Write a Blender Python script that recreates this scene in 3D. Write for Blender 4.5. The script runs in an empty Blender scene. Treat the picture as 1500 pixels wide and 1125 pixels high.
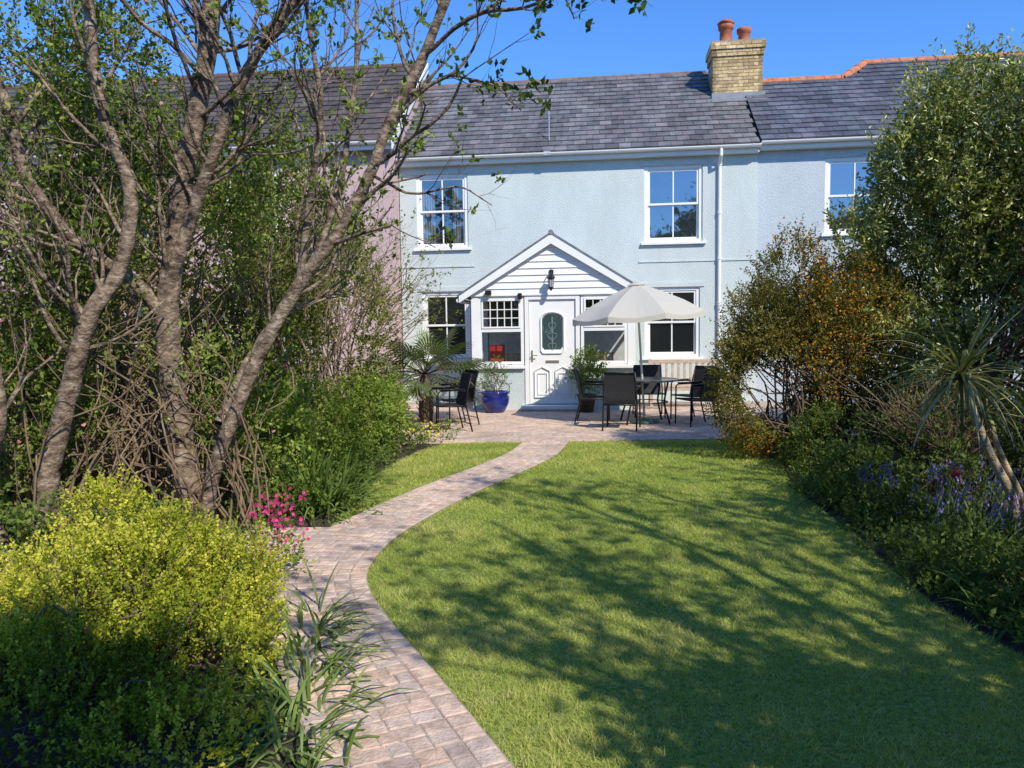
import bpy, math, random
import numpy as np
from mathutils import Vector, Matrix
random.seed(7); R=np.random.RandomState(11)
scn=bpy.context.scene
scn.view_settings.view_transform='Standard'
try: scn.view_settings.look='None'
except Exception: pass
scn.view_settings.exposure=0
PI=math.pi
# ---------------------------------------------------------------- helpers
def link(o,parent=None):
    scn.collection.objects.link(o)
    if parent: o.parent=parent
    return o
def empty(name,loc=(0,0,0),rz=0):
    o=bpy.data.objects.new(name,None); o.location=loc; o.rotation_euler=(0,0,rz); o.empty_display_size=.2
    return link(o)
class MB:
    def __init__(s): s.v=[];s.f=[];s.c=[];s.m=[];s.n=0
    def add(s,verts,faces,col=(1,1,1),mi=0):
        b=s.n; s.v.extend([tuple(map(float,p)) for p in verts]); s.n+=len(verts)
        s.f.extend([tuple(i+b for i in f) for f in faces]); s.m.extend([mi]*len(faces)); s.c.extend([col]*len(verts))
    def box(s,x0,x1,y0,y1,z0,z1,col=(1,1,1),mi=0):
        s.add([(x0,y0,z0),(x1,y0,z0),(x1,y1,z0),(x0,y1,z0),(x0,y0,z1),(x1,y0,z1),(x1,y1,z1),(x0,y1,z1)],
              [(0,3,2,1),(4,5,6,7),(0,1,5,4),(1,2,6,5),(2,3,7,6),(3,0,4,7)],col,mi)
    def hexa(s,b,t,col=(1,1,1),mi=0):
        s.add(list(b)+list(t),[(0,3,2,1),(4,5,6,7),(0,1,5,4),(1,2,6,5),(2,3,7,6),(3,0,4,7)],col,mi)
    def tube(s,pts,rad,n=6,col=(1,1,1),mi=0,cap=True):
        P=np.array(pts,float); k=len(P)
        if np.isscalar(rad): rad=[rad]*k
        rad=np.array(rad,float)
        T=np.gradient(P,axis=0); T/= (np.linalg.norm(T,axis=1)[:,None]+1e-9)
        ref=np.array([0,0,1.]) if abs(T[0][2])<.9 else np.array([1.,0,0])
        A=np.cross(T,ref); A/=(np.linalg.norm(A,axis=1)[:,None]+1e-9)
        B=np.cross(T,A)
        th=np.arange(n)*2*PI/n
        V=P[:,None,:]+rad[:,None,None]*(np.cos(th)[None,:,None]*A[:,None,:]+np.sin(th)[None,:,None]*B[:,None,:])
        V=V.reshape(-1,3)
        F=[]
        for i in range(k-1):
            for j in range(n):
                a=i*n+j; b=i*n+(j+1)%n
                F.append((a,a+n,b+n,b))
        if cap:
            F.append(tuple(range(n))); F.append(tuple(range((k-1)*n+n-1,(k-1)*n-1,-1)))
        s.add(V.tolist(),F,col,mi)
    def lathe(s,prof,cx=0,cy=0,n=20,col=(1,1,1),mi=0):
        V=[];F=[]
        for r,z in prof:
            for j in range(n):
                a=2*PI*j/n; V.append((cx+r*math.cos(a),cy+r*math.sin(a),z))
        for i in range(len(prof)-1):
            for j in range(n):
                a=i*n+j;b=i*n+(j+1)%n; F.append((a,b,b+n,a+n))
        s.add(V,F,col,mi)
    def build(s,name,mats,parent=None,smooth=False,bevel=0):
        me=bpy.data.meshes.new(name); me.from_pydata(s.v,[],s.f)
        if not isinstance(mats,(list,tuple)): mats=[mats]
        for m in mats: me.materials.append(m)
        me.polygons.foreach_set('material_index',s.m)
        a=me.attributes.new('Col','FLOAT_COLOR','POINT')
        c=np.ones((len(s.v),4),np.float32); c[:,:3]=np.array(s.c,np.float32).reshape(-1,3); a.data.foreach_set('color',c.ravel())
        if smooth: me.polygons.foreach_set('use_smooth',[True]*len(me.polygons))
        me.update()
        o=bpy.data.objects.new(name,me)
        if bevel:
            b=o.modifiers.new('bevel','BEVEL'); b.width=bevel; b.segments=2; b.limit_method='ANGLE'
        return link(o,parent)
def npmesh(name,V,F,C,mat,parent=None,smooth=False):
    me=bpy.data.meshes.new(name); k=F.shape[1]
    me.vertices.add(len(V)); me.vertices.foreach_set('co',np.ascontiguousarray(V,np.float32).ravel())
    me.loops.add(F.size); me.loops.foreach_set('vertex_index',np.ascontiguousarray(F,np.int32).ravel())
    me.polygons.add(len(F)); me.polygons.foreach_set('loop_start',np.arange(0,F.size,k,dtype=np.int32))
    me.materials.append(mat)
    a=me.attributes.new('Col','FLOAT_COLOR','POINT'); c=np.ones((len(V),4),np.float32); c[:,:3]=C; a.data.foreach_set('color',c.ravel())
    me.update(calc_edges=True); me.validate()
    return link(bpy.data.objects.new(name,me),parent)
def nrm(a): return a/(np.linalg.norm(a,axis=-1,keepdims=True)+1e-9)
def leaves(name,P,D,L,W,C,mat,parent=None,fold=.12):
    N=len(P); D=nrm(D); Wv=nrm(np.cross(D,R.normal(size=(N,3)))); Nn=np.cross(D,Wv)
    L=np.broadcast_to(L,(N,))[:,None]; W=np.broadcast_to(W,(N,))[:,None]
    m=P+D*L*.45+Nn*L*fold
    V=np.stack([P,m+Wv*W/2,P+D*L,m-Wv*W/2],1).reshape(-1,3)
    b=(np.arange(N)*4)[:,None]
    F=np.concatenate([b+np.array([[0,1,2]]),b+np.array([[0,2,3]])],0)
    return npmesh(name,V,F,np.repeat(C,4,0),mat,parent)
def sn(P,f,seed=0):
    r=np.random.RandomState(seed); o=np.zeros(len(P))
    for i in range(5):
        k=nrm(r.normal(size=3))*f*(.7+.9*r.rand()); o+=np.sin(P@k+r.rand()*6.28)
    return o/5*1.6
def pick(cols,N,t=None):
    cols=np.array(cols,float)
    if t is None: t=R.rand(N)
    t=np.clip(t,0,.9999)*(len(cols)-1); i=t.astype(int); f=(t-i)[:,None]
    return cols[i]*(1-f)+cols[np.minimum(i+1,len(cols)-1)]*f
# ---------------------------------------------------------------- materials
def newmat(name):
    m=bpy.data.materials.new(name); m.use_nodes=True; nt=m.node_tree; b=nt.nodes['Principled BSDF']; return m,nt,b
def plain(name,col,rough=.6,var=.12,scale=8,bump=0,bscale=60,metal=0,spec=.4,attr=False,detail=6,stain=0):
    m,nt,b=newmat(name); N=nt.nodes; Lk=nt.links
    tc=N.new('ShaderNodeTexCoord'); no=N.new('ShaderNodeTexNoise'); no.inputs['Scale'].default_value=scale; no.inputs['Detail'].default_value=detail
    Lk.new(tc.outputs['Object'],no.inputs['Vector'])
    mr=N.new('ShaderNodeMapRange'); mr.inputs['From Min'].default_value=.3; mr.inputs['From Max'].default_value=.7
    mr.inputs['To Min'].default_value=1-var; mr.inputs['To Max'].default_value=1+var; Lk.new(no.outputs['Fac'],mr.inputs['Value'])
    val=mr.outputs[0]
    if stain:
        n4=N.new('ShaderNodeTexNoise'); n4.inputs['Scale'].default_value=1.7; n4.inputs['Detail'].default_value=5; Lk.new(tc.outputs['Object'],n4.inputs['Vector'])
        r4=N.new('ShaderNodeMapRange'); r4.inputs['From Min'].default_value=.35; r4.inputs['From Max'].default_value=.65; r4.inputs['To Min'].default_value=1-stain; r4.inputs['To Max'].default_value=1+stain*.6
        Lk.new(n4.outputs['Fac'],r4.inputs['Value']); m4=N.new('ShaderNodeMath'); m4.operation='MULTIPLY'; Lk.new(val,m4.inputs[0]); Lk.new(r4.outputs[0],m4.inputs[1]); val=m4.outputs[0]
    mx=N.new('ShaderNodeVectorMath'); mx.operation='SCALE'; Lk.new(val,mx.inputs['Scale'])
    if attr:
        at=N.new('ShaderNodeAttribute'); at.attribute_name='Col'; Lk.new(at.outputs['Color'],mx.inputs[0])
    else: mx.inputs[0].default_value=col[:3]
    Lk.new(mx.outputs[0],b.inputs['Base Color'])
    b.inputs['Roughness'].default_value=rough; b.inputs['Metallic'].default_value=metal; b.inputs['Specular IOR Level'].default_value=spec
    if bump:
        n2=N.new('ShaderNodeTexNoise'); n2.inputs['Scale'].default_value=bscale; n2.inputs['Detail'].default_value=4; Lk.new(tc.outputs['Object'],n2.inputs['Vector'])
        bp=N.new('ShaderNodeBump'); bp.inputs['Strength'].default_value=bump; bp.inputs['Distance'].default_value=.02
        Lk.new(n2.outputs['Fac'],bp.inputs['Height']); Lk.new(bp.outputs[0],b.inputs['Normal'])
    return m
def leafmat(name,trans=.35,tint=(1.35,1.25,.5),gloss=0.0,rough=.35):
    m=bpy.data.materials.new(name); m.use_nodes=True; nt=m.node_tree; N=nt.nodes; Lk=nt.links; N.remove(N['Principled BSDF'])
    at=N.new('ShaderNodeAttribute'); at.attribute_name='Col'
    b=N.new('ShaderNodeBsdfDiffuse'); Lk.new(at.outputs['Color'],b.inputs['Color'])
    tr=N.new('ShaderNodeBsdfTranslucent'); mu=N.new('ShaderNodeVectorMath'); mu.operation='MULTIPLY'; mu.inputs[1].default_value=tint
    Lk.new(at.outputs['Color'],mu.inputs[0]); Lk.new(mu.outputs[0],tr.inputs['Color'])
    ms=N.new('ShaderNodeMixShader'); ms.inputs[0].default_value=trans
    Lk.new(b.outputs[0],ms.inputs[1]); Lk.new(tr.outputs[0],ms.inputs[2]); out=ms
    if gloss:
        g=N.new('ShaderNodeBsdfGlossy'); g.inputs['Roughness'].default_value=rough; m2=N.new('ShaderNodeMixShader'); m2.inputs[0].default_value=gloss
        Lk.new(ms.outputs[0],m2.inputs[1]); Lk.new(g.outputs[0],m2.inputs[2]); out=m2
    Lk.new(out.outputs[0],N['Material Output'].inputs['Surface'])
    return m
def wallmat(name,col):
    m,nt,b=newmat(name); N=nt.nodes; Lk=nt.links
    tc=N.new('ShaderNodeTexCoord')
    n1=N.new('ShaderNodeTexNoise'); n1.inputs['Scale'].default_value=1.3; n1.inputs['Detail'].default_value=8; n1.inputs['Roughness'].default_value=.65
    mp=N.new('ShaderNodeMapping'); mp.inputs['Scale'].default_value=(1,1,.4); Lk.new(tc.outputs['Object'],mp.inputs['Vector']); Lk.new(mp.outputs[0],n1.inputs['Vector'])
    n3=N.new('ShaderNodeTexNoise'); n3.inputs['Scale'].default_value=40; n3.inputs['Detail'].default_value=5; n3.inputs['Roughness'].default_value=.65; Lk.new(tc.outputs['Object'],n3.inputs['Vector'])
    r1=N.new('ShaderNodeMapRange'); r1.inputs[1].default_value=.3; r1.inputs[2].default_value=.7; r1.inputs[3].default_value=.88; r1.inputs[4].default_value=1.05; Lk.new(n1.outputs['Fac'],r1.inputs[0])
    r3=N.new('ShaderNodeMapRange'); r3.inputs[1].default_value=.3; r3.inputs[2].default_value=.7; r3.inputs[3].default_value=.86; r3.inputs[4].default_value=1.1; Lk.new(n3.outputs['Fac'],r3.inputs[0])
    mm=N.new('ShaderNodeMath'); mm.operation='MULTIPLY'; Lk.new(r1.outputs[0],mm.inputs[0]); Lk.new(r3.outputs[0],mm.inputs[1])
    sc=N.new('ShaderNodeVectorMath'); sc.operation='SCALE'; sc.inputs[0].default_value=col; Lk.new(mm.outputs[0],sc.inputs['Scale']); Lk.new(sc.outputs[0],b.inputs['Base Color'])
    bp=N.new('ShaderNodeBump'); bp.inputs['Strength'].default_value=.7; bp.inputs['Distance'].default_value=.02; Lk.new(n3.outputs['Fac'],bp.inputs['Height']); Lk.new(bp.outputs[0],b.inputs['Normal'])
    b.inputs['Roughness'].default_value=.9; b.inputs['Specular IOR Level'].default_value=.15
    return m
def glassmat(name,refl=.3,dark=(.012,.014,.016),transp=.0):
    m,nt,b=newmat(name); N=nt.nodes; Lk=nt.links
    b.inputs['Base Color'].default_value=(*dark,1); b.inputs['Roughness'].default_value=.3
    g=N.new('ShaderNodeBsdfGlossy'); g.inputs['Roughness'].default_value=.02; g.inputs['Color'].default_value=(.9,.92,.95,1)
    base=b.outputs[0]
    if transp:
        t=N.new('ShaderNodeBsdfTransparent'); t.inputs['Color'].default_value=(.9,.93,.93,1); m1=N.new('ShaderNodeMixShader'); m1.inputs[0].default_value=transp
        Lk.new(b.outputs[0],m1.inputs[1]); Lk.new(t.outputs[0],m1.inputs[2]); base=m1.outputs[0]
    tc=N.new('ShaderNodeTexCoord'); no=N.new('ShaderNodeTexNoise'); no.inputs['Scale'].default_value=1.5; Lk.new(tc.outputs['Object'],no.inputs['Vector'])
    bp=N.new('ShaderNodeBump'); bp.inputs['Strength'].default_value=.12; bp.inputs['Distance'].default_value=.03; Lk.new(no.outputs['Fac'],bp.inputs['Height']); Lk.new(bp.outputs[0],g.inputs['Normal'])
    ms=N.new('ShaderNodeMixShader'); ms.inputs[0].default_value=refl; Lk.new(base,ms.inputs[1]); Lk.new(g.outputs[0],ms.inputs[2]); Lk.new(ms.outputs[0],N['Material Output'].inputs['Surface'])
    return m
def barkmat(name,c1,c2,c3):
    m,nt,b=newmat(name); N=nt.nodes; Lk=nt.links
    tc=N.new('ShaderNodeTexCoord'); mp=N.new('ShaderNodeMapping'); mp.inputs['Scale'].default_value=(1,1,1.6); Lk.new(tc.outputs['Object'],mp.inputs[0])
    n1=N.new('ShaderNodeTexNoise'); n1.inputs['Scale'].default_value=11; n1.inputs['Detail'].default_value=9; n1.inputs['Roughness'].default_value=.75; Lk.new(mp.outputs[0],n1.inputs['Vector'])
    cr=N.new('ShaderNodeValToRGB'); cr.color_ramp.elements[0].position=.40; cr.color_ramp.elements[0].color=(*c1,1); cr.color_ramp.elements[1].position=.55; cr.color_ramp.elements[1].color=(*c2,1)
    e=cr.color_ramp.elements.new(.66); e.color=(*c3,1); Lk.new(n1.outputs['Fac'],cr.inputs[0]); Lk.new(cr.outputs[0],b.inputs['Base Color'])
    n2=N.new('ShaderNodeTexNoise'); n2.inputs['Scale'].default_value=26; n2.inputs['Detail'].default_value=6; Lk.new(mp.outputs[0],n2.inputs['Vector'])
    bp=N.new('ShaderNodeBump'); bp.inputs['Strength'].default_value=.9; bp.inputs['Distance'].default_value=.02; Lk.new(n2.outputs['Fac'],bp.inputs['Height']); Lk.new(bp.outputs[0],b.inputs['Normal'])
    b.inputs['Roughness'].default_value=.8; b.inputs['Specular IOR Level'].default_value=.2
    return m
M_white=plain('upvc_white',(.82,.82,.79),.35,.03,3)
M_wall=wallmat('render_pale_blue',(.60,.665,.645))
M_wall2=wallmat('render_blue_grey',(.54,.60,.63))
M_pink=wallmat('render_pink',(.62,.45,.44))
M_slate=plain('slate',(.1,.1,.1),.5,.25,5,.25,40,attr=True,spec=.4,stain=.2)
M_slateb=plain('slate_underlay',(.02,.02,.022),.7)
M_attr=plain('masonry_units',(1,1,1),.85,.25,16,.5,70,attr=True,spec=.15,stain=.15)
M_mortar=plain('mortar',(.42,.33,.26),.9,.25,12,.3,50)
M_lead=plain('lead_flashing',(.25,.26,.28),.5,.15,6)
M_terra=plain('terracotta',(.42,.13,.06),.75,.3,7,.3,30)
M_rterra=plain('ridge_terracotta',(.50,.18,.09),.75,.3,7,.3,30)
M_glass=glassmat('window_glass',.30)
M_glassd=glassmat('window_glass_ground',.10,(.01,.012,.012))
M_glassp=glassmat('porch_glass',.10,(.02,.022,.022),.95)
M_obsc=glassmat('door_glass',.2,(.05,.08,.08))
M_black=plain('black_metal',(.018,.018,.02),.4,.1,10,metal=.2)
M_mesh=plain('sling_fabric',(.03,.03,.033),.8,.15,30)
M_wood=plain('weathered_teak',(.48,.38,.28),.75,.2,9,.3,40)
M_blue=plain('blue_glazed',(.012,.02,.16),.12,.3,5,spec=.7)
M_soil=plain('soil',(.05,.038,.026),.95,.5,6,1,25)
M_dark=plain('interior_dark',(.05,.05,.05),.9)
M_red=plain('red_paint',(.5,.03,.03),.5)
M_curt=plain('curtain',(.6,.6,.58),.9,.1,12)
M_bark=barkmat('bark_cherry',(.07,.05,.035),(.27,.20,.145),(.44,.38,.28))
M_twig=plain('twig',(.15,.105,.07),.8,.35,8)
M_stem=plain('stem_dry',(.20,.14,.085),.85,.4,8)
M_leaf=leafmat('leaf',.38); M_leafd=leafmat('leaf_glossy',.28,gloss=.06); M_grass=leafmat('grass_blade',.4,(1.25,1.15,.5))
M_petal=leafmat('petal',.3,(1.1,1.0,1.0))
# ---------------------------------------------------------------- light
AZ=(.52,-.854); EL=math.radians(41)
S=Vector((AZ[0]*math.cos(EL),AZ[1]*math.cos(EL),math.sin(EL))).normalized()
w=bpy.data.worlds.new('World'); scn.world=w; w.use_nodes=True; nt=w.node_tree; bg=nt.nodes['Background']
sky=nt.nodes.new('ShaderNodeTexSky'); sky.sky_type='NISHITA'; sky.sun_disc=False; sky.sun_elevation=EL; sky.sun_rotation=math.atan2(S.x,S.y)
sky.altitude=0; sky.air_density=1.0; sky.dust_density=.05; sky.ozone_density=3.0
mu=nt.nodes.new('ShaderNodeVectorMath'); mu.operation='MULTIPLY'; mu.inputs[1].default_value=(.56,1.0,1.58)
nt.links.new(sky.outputs[0],mu.inputs[0]); nt.links.new(mu.outputs[0],bg.inputs[0]); bg.inputs[1].default_value=.148
sl=bpy.data.lights.new('sun','SUN'); sl.energy=5.0; sl.angle=math.radians(.53); sl.color=(1,.93,.79)
so=link(bpy.data.objects.new('sun',sl)); so.rotation_euler=(-S).to_track_quat('-Z','Y').to_euler(); so.location=(6,-8,10)
cam=bpy.data.cameras.new('camera'); cam.sensor_width=36; cam.lens=27.05; cam.clip_end=600; cam.clip_start=.05
co=link(bpy.data.objects.new('camera',cam))
co.matrix_world=Matrix.Translation((0,0,1.6))@Matrix.Rotation(math.radians(86),4,'X')@Matrix.Rotation(math.radians(-.8),4,'Z')
scn.camera=co
# ---------------------------------------------------------------- ground
def sheet(name,poly,z,mat,parent=None):
    mb=MB(); mb.add([(x,y,z) for x,y in poly],[tuple(range(len(poly)))]); return mb.build(name,mat,parent)
sheet('ground',[(-300,-300),(300,-300),(300,300),(-300,300)],0,M_soil)
def catmull(P,k=8):
    P=np.array(P,float); Q=np.vstack([2*P[0]-P[1],P,2*P[-1]-P[-2]]); out=[]
    for i in range(1,len(Q)-2):
        for t in np.arange(k)/k:
            a,b,c,d=Q[i-1],Q[i],Q[i+1],Q[i+2]
            out.append(.5*((2*b)+(-a+c)*t+(2*a-5*b+4*c-d)*t*t+(-a+3*b-3*c+d)*t**3))
    out.append(Q[-2]); return np.array(out)
edgeR=catmull([(1.5,-1.5),(1.1,0),(.62,1.3),(.25,2.1),(-.025,2.71),(-.342,3.40),(-.74,4.24),(-.95,4.83),(-.98,5.3),(-.905,5.9),(-.66,6.69),(-.34,7.55),(.155,8.67),(.55,9.7),(.80,10.85)],8)
T=np.gradient(edgeR,axis=0); T=nrm(T); Nl=np.stack([-T[:,1],T[:,0]],1)
PW=.64
edgeL=edgeR+Nl*PW
def inpoly(P,poly):
    x,y=P[:,0],P[:,1]; c=np.zeros(len(P),bool); n=len(poly)
    for i in range(n):
        x1,y1=poly[i];x2,y2=poly[(i+1)%n]
        if y1==y2: continue
        k=((y1>y)!=(y2>y))&(x<(x2-x1)*(y-y1)/(y2-y1)+x1); c^=k
    return c
rightE=catmull([(3.1,10.85),(3.35,9.7),(3.0,8.4),(2.75,7.2),(2.62,5.9),(2.45,4.8),(2.4,4.1),(2.5,3.3),(2.9,2),(3.2,0),(3.2,-1.5)],6)
lawn=np.vstack([edgeR,rightE])
leftLawn=np.vstack([edgeL[72:],[(-.9,10.85)],catmull([(-1.25,10.2),(-1.45,9.2),(-1.55,8.2),(-1.45,7.2),(-1.5,6.75)],4)])
def lawnmat():
    m,nt,b=newmat('lawn_soil'); N=nt.nodes; Lk=nt.links
    tc=N.new('ShaderNodeTexCoord'); n1=N.new('ShaderNodeTexNoise'); n1.inputs['Scale'].default_value=40; n1.inputs['Detail'].default_value=8; Lk.new(tc.outputs['Object'],n1.inputs['Vector'])
    cr=N.new('ShaderNodeValToRGB'); cr.color_ramp.elements[0].position=.35; cr.color_ramp.elements[0].color=(.12,.16,.035,1); cr.color_ramp.elements[1].position=.65; cr.color_ramp.elements[1].color=(.32,.36,.10,1)
    Lk.new(n1.outputs[0],cr.inputs[0]); Lk.new(cr.outputs[0],b.inputs['Base Color']); b.inputs['Roughness'].default_value=1; b.inputs['Specular IOR Level'].default_value=.05
    return m
M_lawn=lawnmat()
lawnE=empty('lawn')
sheet('turf',lawn.tolist(),.004,M_lawn,lawnE); sheet('turf_left',leftLawn.tolist(),.004,M_lawn,lawnE)
def blades(name,poly,regions,parent):
    Ps=[];Hs=[];Ws=[]
    for (y0,y1,x0,x1,dens,h,wd) in regions:
        n=int((y1-y0)*(x1-x0)*dens); p=np.stack([R.uniform(x0,x1,n),R.uniform(y0,y1,n)],1); p=p[inpoly(p,poly)]
        Ps.append(p);Hs.append(R.uniform(.5,1.1,len(p))*h);Ws.append(np.full(len(p),wd))
    p=np.vstack(Ps);h=np.concatenate(Hs);wd=np.concatenate(Ws);n=len(p)
    P=np.c_[p,np.full(n,.003)]
    big=sn(P,1.6,3)*.45+sn(P,5,4)*.55; sm=sn(P,14,8); fine=sn(P,45,9)
    h=h*(1+.35*sm+.22*fine+.15*big)
    D=nrm(np.c_[R.normal(size=(n,2))*.75,np.ones(n)])
    a=R.rand(n)*2*PI; W=np.c_[np.cos(a),np.sin(a),np.zeros(n)]*wd[:,None]/2
    bend=np.c_[R.normal(size=(n,2))*.5,np.zeros(n)]*h[:,None]
    V=np.stack([P-W,P+W,P+D*h[:,None]+bend],1).reshape(-1,3)
    t=np.clip(.52+.32*big+.2*sm+.1*fine+.2*R.normal(size=n),0,1)
    C=pick([(.21,.32,.05),(.35,.47,.08),(.50,.56,.13),(.64,.63,.24)],n,t)
    C*=R.uniform(.75,1.2,(n,1))
    dry=R.rand(n)<.07; C[dry]=(.64,.57,.32)
    npmesh(name,V,np.arange(n*3).reshape(-1,3),np.repeat(C,3,0),M_grass,parent)
blades('grass_blades',lawn.tolist(),[(2.3,4,-1.2,2.9,13000,.034,.004),(4,6,-1.2,2.8,9500,.034,.005),(6,8.5,-1.2,3.3,5500,.035,.007),(8.5,10.9,-.4,3.4,3800,.035,.009)],lawnE)
blades('grass_blades_left',leftLawn.tolist(),[(6.5,10.9,-1.7,.9,5000,.04,.008)],lawnE)
# ---- path: real setts
pathE=empty('path')
mo=MB(); n=len(edgeR)
e1=edgeR-Nl*.005;e2=edgeL+Nl*.005
mo.add([(x,y,.018) for x,y in e1]+[(x,y,.018) for x,y in e2],[(i,i+1,n+i+1,n+i) for i in range(n-1)])
mo.build('mortar_bed',M_mortar,pathE)
def settcol():
    b=random.choice([(.62,.46,.36),(.58,.44,.35),(.66,.49,.38),(.54,.43,.35),(.64,.46,.34),(.52,.41,.34)]); k=random.uniform(.9,1.1); return tuple(c*k for c in b)
def block(mb,p,t,nn,l,wd,z0,z1,ch=.006):
    hx=t*l/2;hy=nn*wd/2
    b=[p-hx-hy,p+hx-hy,p+hx+hy,p-hx+hy]
    s1=1-2*ch/l;s2=1-2*ch/wd
    tt=[p-hx*s1-hy*s2,p+hx*s1-hy*s2,p+hx*s1+hy*s2,p-hx*s1+hy*s2]
    c=settcol()
    zz=z1+random.uniform(-.002,.002)
    V=[(q[0],q[1],z0) for q in b]+[(q[0],q[1],zz-ch*.5) for q in b]+[(q[0],q[1],zz) for q in tt]
    F=[(8,9,10,11)]
    for k in range(4):
        j=(k+1)%4; F.append((k,j,4+j,4+k)); F.append((4+k,4+j,8+j,8+k))
    mb.add(V,F,c)
st=MB()
seg=np.linalg.norm(np.diff(edgeR,axis=0),axis=1); s=np.r_[0,np.cumsum(seg)]
def at(sv,off):
    x=np.interp(sv,s,edgeR[:,0]);y=np.interp(sv,s,edgeR[:,1]); nx=np.interp(sv,s,Nl[:,0]);ny=np.interp(sv,s,Nl[:,1]); nn=nrm(np.array([nx,ny])); return np.array([x,y])+nn*off,nn
sv=.05
while sv<s[-1]-.1:
    l=random.uniform(.088,.105); offs=[.052]; wds=[.100]
    x=.106
    while x<.53:
        wdt=random.uniform(.075,.135)
        if .534-x-wdt<.05: wdt=.534-x
        offs.append(x+wdt/2); wds.append(wdt-.006); x+=wdt
    offs.append(.588); wds.append(.100)
    for o_,wd_ in zip(offs,wds):
        sj=sv+l/2+random.uniform(-.006,.006)
        p,nn=at(sj,o_); t=np.array([nn[1],-nn[0]]); t=nrm(t+np.array([random.gauss(0,.02),random.gauss(0,.02)])); nn=np.array([-t[1],t[0]])
        block(st,p,t,nn,l-.007,wd_,0.002,.023,.007)
    sv+=l
st.build('setts',M_attr,pathE)
sp=MB()
sheet('side_bed',[(-3.4,5.25),(-1.5,5.1),(-1.35,6.2),(-3.3,6.3)],.0115,M_mortar,pathE)
for r_ in range(9):
    x=-3.3+random.uniform(0,.1)
    while x<-1.62:
        l=random.uniform(.09,.13); p=np.array([x+l/2,5.25+r_*.11+.02*(x+2)]); block(sp,p,np.array([1,0.]),np.array([0,1.]),l-.008,.102,.002,.0185); x+=l
sp.build('side_setts',M_attr,pathE)
# ---- patio
patE=empty('patio')
H0=np.array([.80,15.1]); ha=math.radians(-7)
hu=np.array([math.cos(ha),math.sin(ha)]); hv=np.array([-math.sin(ha),math.cos(ha)])
sheet('patio_bed',[(-4,10.86),(5.2,10.86),(5.6,18),(-4,18)],.0215,M_mortar,patE)
pt=MB()
yy=10.9; row=0
while yy<16.6:
    x=-2.6+(row%2)*.1
    while x<4.6:
        block(pt,np.array([x+.1,yy]),np.array([1,0.]),np.array([0,1.]),.195,.095,.004,.0245,.003); x+=.2
    yy+=.1; row+=1
pt.build('paving_bricks',M_attr,patE)
# ---------------------------------------------------------------- house
def wall_holes(mb,u0,u1,z0,z1,y,th,holes,mi=0):
    us=sorted({u0,u1,*[h[0] for h in holes],*[h[1] for h in holes]}); zs=sorted({z0,z1,*[h[2] for h in holes],*[h[3] for h in holes]})
    for i in range(len(us)-1):
        for j in range(len(zs)-1):
            a,b,c,d=us[i],us[i+1],zs[j],zs[j+1]; cu,cz=(a+b)/2,(c+d)/2
            if any(h[0]<cu<h[1] and h[2]<cz<h[3] for h in holes): continue
            mb.add([(a,y,c),(b,y,c),(b,y,d),(a,y,d)],[(0,1,2,3)],mi=mi)
    for a,b,c,d in holes:
        e=y+th
        mb.add([(a,y,c),(a,e,c),(a,e,d),(a,y,d)],[(0,1,2,3)],mi=mi); mb.add([(b,y,c),(b,e,c),(b,e,d),(b,y,d)],[(3,2,1,0)],mi=mi)
        mb.add([(a,y,c),(b,y,c),(b,e,c),(a,e,c)],[(0,1,2,3)],mi=mi); mb.add([(a,y,d),(b,y,d),(b,e,d),(a,e,d)],[(3,2,1,0)],mi=mi)
    mb.add([(u0,y,z0),(u0,y+6,z0),(u0,y+6,z1),(u0,y,z1)],[(3,2,1,0)],mi=mi); mb.add([(u1,y,z0),(u1,y+6,z0),(u1,y+6,z1),(u1,y,z1)],[(0,1,2,3)],mi=mi)
    mb.add([(u0,y+6,z0),(u1,y+6,z0),(u1,y+6,z1),(u0,y+6,z1)],[(3,2,1,0)],mi=mi)
def sash(parent,name,a,b,c,d,y,glass,blind=0):
    g=empty(name); g.parent=parent
    f=MB(); fw=.075
    y0=y+.03
    f.box(a,a+fw,y0,y0+.12,c,d); f.box(b-fw,b,y0,y0+.12,c,d); f.box(a+fw,b-fw,y0,y0+.12,d-fw,d); f.box(a+fw,b-fw,y0,y0+.12,c,c+.06)
    m=(c+d)/2; ia,ib=a+fw,b-fw; sw=.045
    for (z0,z1,dy) in ((m-.02,d-fw,.02),(c+.06,m+.025,.055)):
        yy=y0+dy
        f.box(ia+.001,ia+sw,yy,yy+.033,z0,z1-.001); f.box(ib-sw,ib-.001,yy,yy+.033,z0,z1-.001); f.box(ia+sw,ib-sw,yy,yy+.033,z1-sw,z1-.001); f.box(ia+sw,ib-sw,yy,yy+.033,z0,z0+sw)
        cu=(ia+ib)/2; f.box(cu-.014,cu+.014,yy-.004,yy+.03,z0+sw,z1-sw)
    f.box(a-.07,b+.07,y-.07,y0+.02,c-.055,c-.002)
    f.build('frame',M_white,g,bevel=.004)
    gl=MB()
    gl.add([(ia,y0+.035,m),(ib,y0+.035,m),(ib,y0+.035,d-fw),(ia,y0+.035,d-fw)],[(0,1,2,3)])
    gl.add([(ia,y0+.072,c+.06),(ib,y0+.072,c+.06),(ib,y0+.072,m),(ia,y0+.072,m)],[(0,1,2,3)])
    gl.build('glass',glass,g)
    if blind:
        q=MB(); k=16
        for (p0,p1) in ((ia,ia+.30),(ib-.30,ib)):
            xs=np.linspace(p0,p1,k+1); q.add([(x,y0+.17+.025*math.sin(i*2.1),c) for i,x in enumerate(xs)]+[(x,y0+.17+.025*math.sin(i*2.1),d) for i,x in enumerate(xs)],[(i,i+1,k+2+i,k+1+i) for i in range(k)])
        q.build('curtains',M_curt,g)
    return g
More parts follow.
